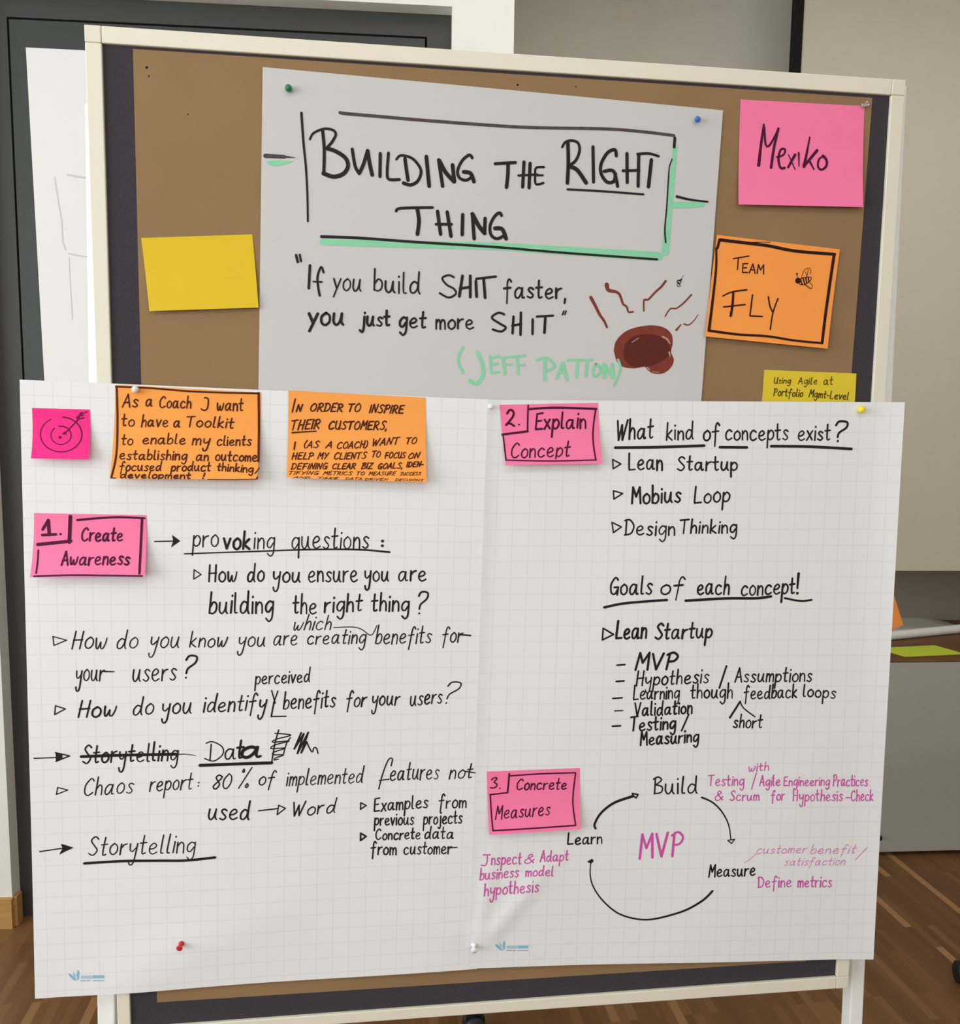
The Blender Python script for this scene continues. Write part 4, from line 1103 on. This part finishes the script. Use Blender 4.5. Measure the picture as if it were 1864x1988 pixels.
words(ri, K4, [('satisfaction', 990, 1022, 1512, 1016, 40)], 6.5, 0.25, None, 'handwriting', 'magenta2', 'faint magenta handwriting')
words(ri, K4, [('Define', 760, 1214, 1048, 1206, 58), ('metrics', 1105, 1210, 1396, 1206, 56)], 11, 0.04, None, 'handwriting', 'magenta', lab)


# printed maker's mark at the foot of both squared sheets
def mark(sheet, fr):
    k = Ink(sheet, fr)
    k.fill([(866, 372), (905, 385), (950, 425), (975, 468), (935, 460), (890, 420)]).fill([(990, 322), (1012, 365), (1005, 440), (985, 468), (972, 400)]).fill([(928, 340), (950, 385), (962, 430), (940, 405)])
    k.fill([(1184, 398), (1332, 396), (1332, 436), (1184, 438)])
    for x0, x1 in ((1030, 1095), (1115, 1150), (1190, 1205), (1222, 1240), (1258, 1290), (1305, 1325)): k.line([(x0, 468), (x1, 465)], 12)
    k.done('printed_mark', M['logo'], 'blue printed leaf mark')
    k = Ink(sheet, fr); k.fill([(1030, 402), (1176, 400), (1176, 440), (1030, 442)]); k.done('printed_mark', M['logo2'], 'pale blue printed bar')


mark(ri, (840, 1780, 7.1692))
mark(le, (840 - 837.5, 1780 + 53.5, 7.1692 * 0.93))

# ------------------------------------------------------------------ white paper hanging on the door

wu0, wz0 = on_wall(50, 92, D_DOOR - 0.003); wu1, wz1 = on_wall(190, 99, D_DOOR - 0.003); wu2, wz2 = on_wall(86, 737, D_DOOR - 0.003)
dp = empty('drawing_paper', WO + WU * wu0 + WN * (D_DOOR - 0.003) + Vector((0, 0, wz0)), -TH)
tag(dp, 'tall white drawing paper hanging on the dark door behind the pinboard', 'paper')
sl = (wu2 - wu0) / (wz2 - wz0)
bm = bmesh.new(); prism(bm, [(0, 0), (0.72, (wz1 - wz0) / (wu1 - wu0) * 0.72), (0.72 - sl * 1.1, -1.1), (-sl * 1.1, -1.1)], 0, 0.0006)
obj('sheet', bm, M['plain'], dp)
bm = bmesh.new()


def pencil(pts, w=0.003):
    P = [on_wall(x, y, D_DOOR - 0.003) for x, y in pts]
    P = [(a - wu0, b - wz0) for a, b in P]
    for (a, b), (c, d) in zip(P, P[1:]):
        L = math.dist((a, b), (c, d)); nx, nz = -(d - b) / L * w / 2, (c - a) / L * w / 2
        vs = [bm.verts.new((x, -0.0004, z)) for x, z in ((a + nx, b + nz), (a - nx, b - nz), (c - nx, d - nz), (c + nx, d + nz))]
        bm.faces.new(vs)


pencil([(106, 344), (113, 390), (120, 430), (122, 470), (128, 486)]); pencil([(130, 339), (150, 343), (172, 346)], 0.005)
pencil([(132, 492), (150, 496), (176, 500)], 0.004); pencil([(134, 500), (137, 560), (141, 620)], 0.0022)
obj('pencil_marks', bm, M['pencil'], dp)['label'] = 'faint grey pencil marks'

# orange note poking out behind the right edge of the squared sheet, stuck to the leg
P = [on_y(x, y, 0.0565) for x, y in ((1731, 1140), (1754, 1214), (1682, 1240), (1659, 1166))]
c = P[0]
bm = bmesh.new(); prism(bm, [(p.x - c.x, p.z - c.z) for p in P], 0, 0.0006)
o = obj('sticky_note', bm, M['orange'], None, c); tag(o, 'orange sticky note corner poking out behind the right squared sheet', 'sticky note')

# ------------------------------------------------------------------ push pins
def push_pin(px, py, base, m, label, tilt=(0, 0), small=1.0, ball=False):
    p = on_y(px, py, -0.012)
    off = base(p.x, p.z)
    # the plastic head is what was seen; the foot of the pin sits a little towards the picture centre
    ax = Vector((tilt[0], -1, tilt[1])).normalized()
    q = on_y(px, py, -off - 0.006 * small)
    foot = q - ax * (0.006 * small)
    r = empty('push_pin', foot); tag(r, label, 'push pin', 'push pins holding the sheets')
    bm = bmesh.new()
    if ball: prof = [(0, 0), (0.0030, 0.0004), (0.0036, 0.0015), (0.0046, 0.0032), (0.0050, 0.0056), (0.0046, 0.0080), (0.0032, 0.0096), (0, 0.0102)]
    else: prof = [(0, 0), (0.0042, 0.0003), (0.0044, 0.0012), (0.0032, 0.0022), (0.0027, 0.0050), (0.0032, 0.0078), (0.0046, 0.0090), (0.0048, 0.0104), (0.0040, 0.0112), (0, 0.0114)]
    lathe(bm, [(a * small, b * small) for a, b in prof], 20, ax)
    obj('head', bm, m, r, smooth=True)
    bm = bmesh.new(); lathe(bm, [(0.0005, 0.0008), (0.0005, -off * 0.9), (0.0, -off - 0.006)], 8, ax)
    obj('needle', bm, M['steel'], r, smooth=True)
    return r


push_pin(560, 171, ti.off, M['pin_green'], 'green push pin in the top left corner of the poster', (0.0, -0.2), 1.0, True)
push_pin(1354.5, 231.5, ti.off, M['pin_blue'], 'blue push pin in the top right corner of the poster', (-0.45, -0.35), 0.9)
push_pin(262.5, 756, coa.off, M['pin_white'], 'white push pin on the top edge of the bordered orange note', (0, -0.1), 1.0, True)
push_pin(953, 789, ri.off, M['pin_white'], 'white push pin beside the pink note numbered 2', (0.15, 0.1), 0.85)
push_pin(1673, 795, ri.off, M['pin_yellow'], 'yellow push pin in the top right corner of the right sheet', (0, 0), 1.15, True)
push_pin(350, 1837, le.off, M['pin_red'], 'red push pin near the foot of the left sheet', (-0.1, -0.15), 1.0)
push_pin(920.5, 1841, ri.off, M['pin_white'], 'white push pin at the foot where both squared sheets overlap', (-0.1, -0.3), 1.1)
push_pin(1680, 203, mex.off, M['pin_clear'], 'clear push pin at the top right corner of the Mexiko note', (0.5, 0.1), 0.85)
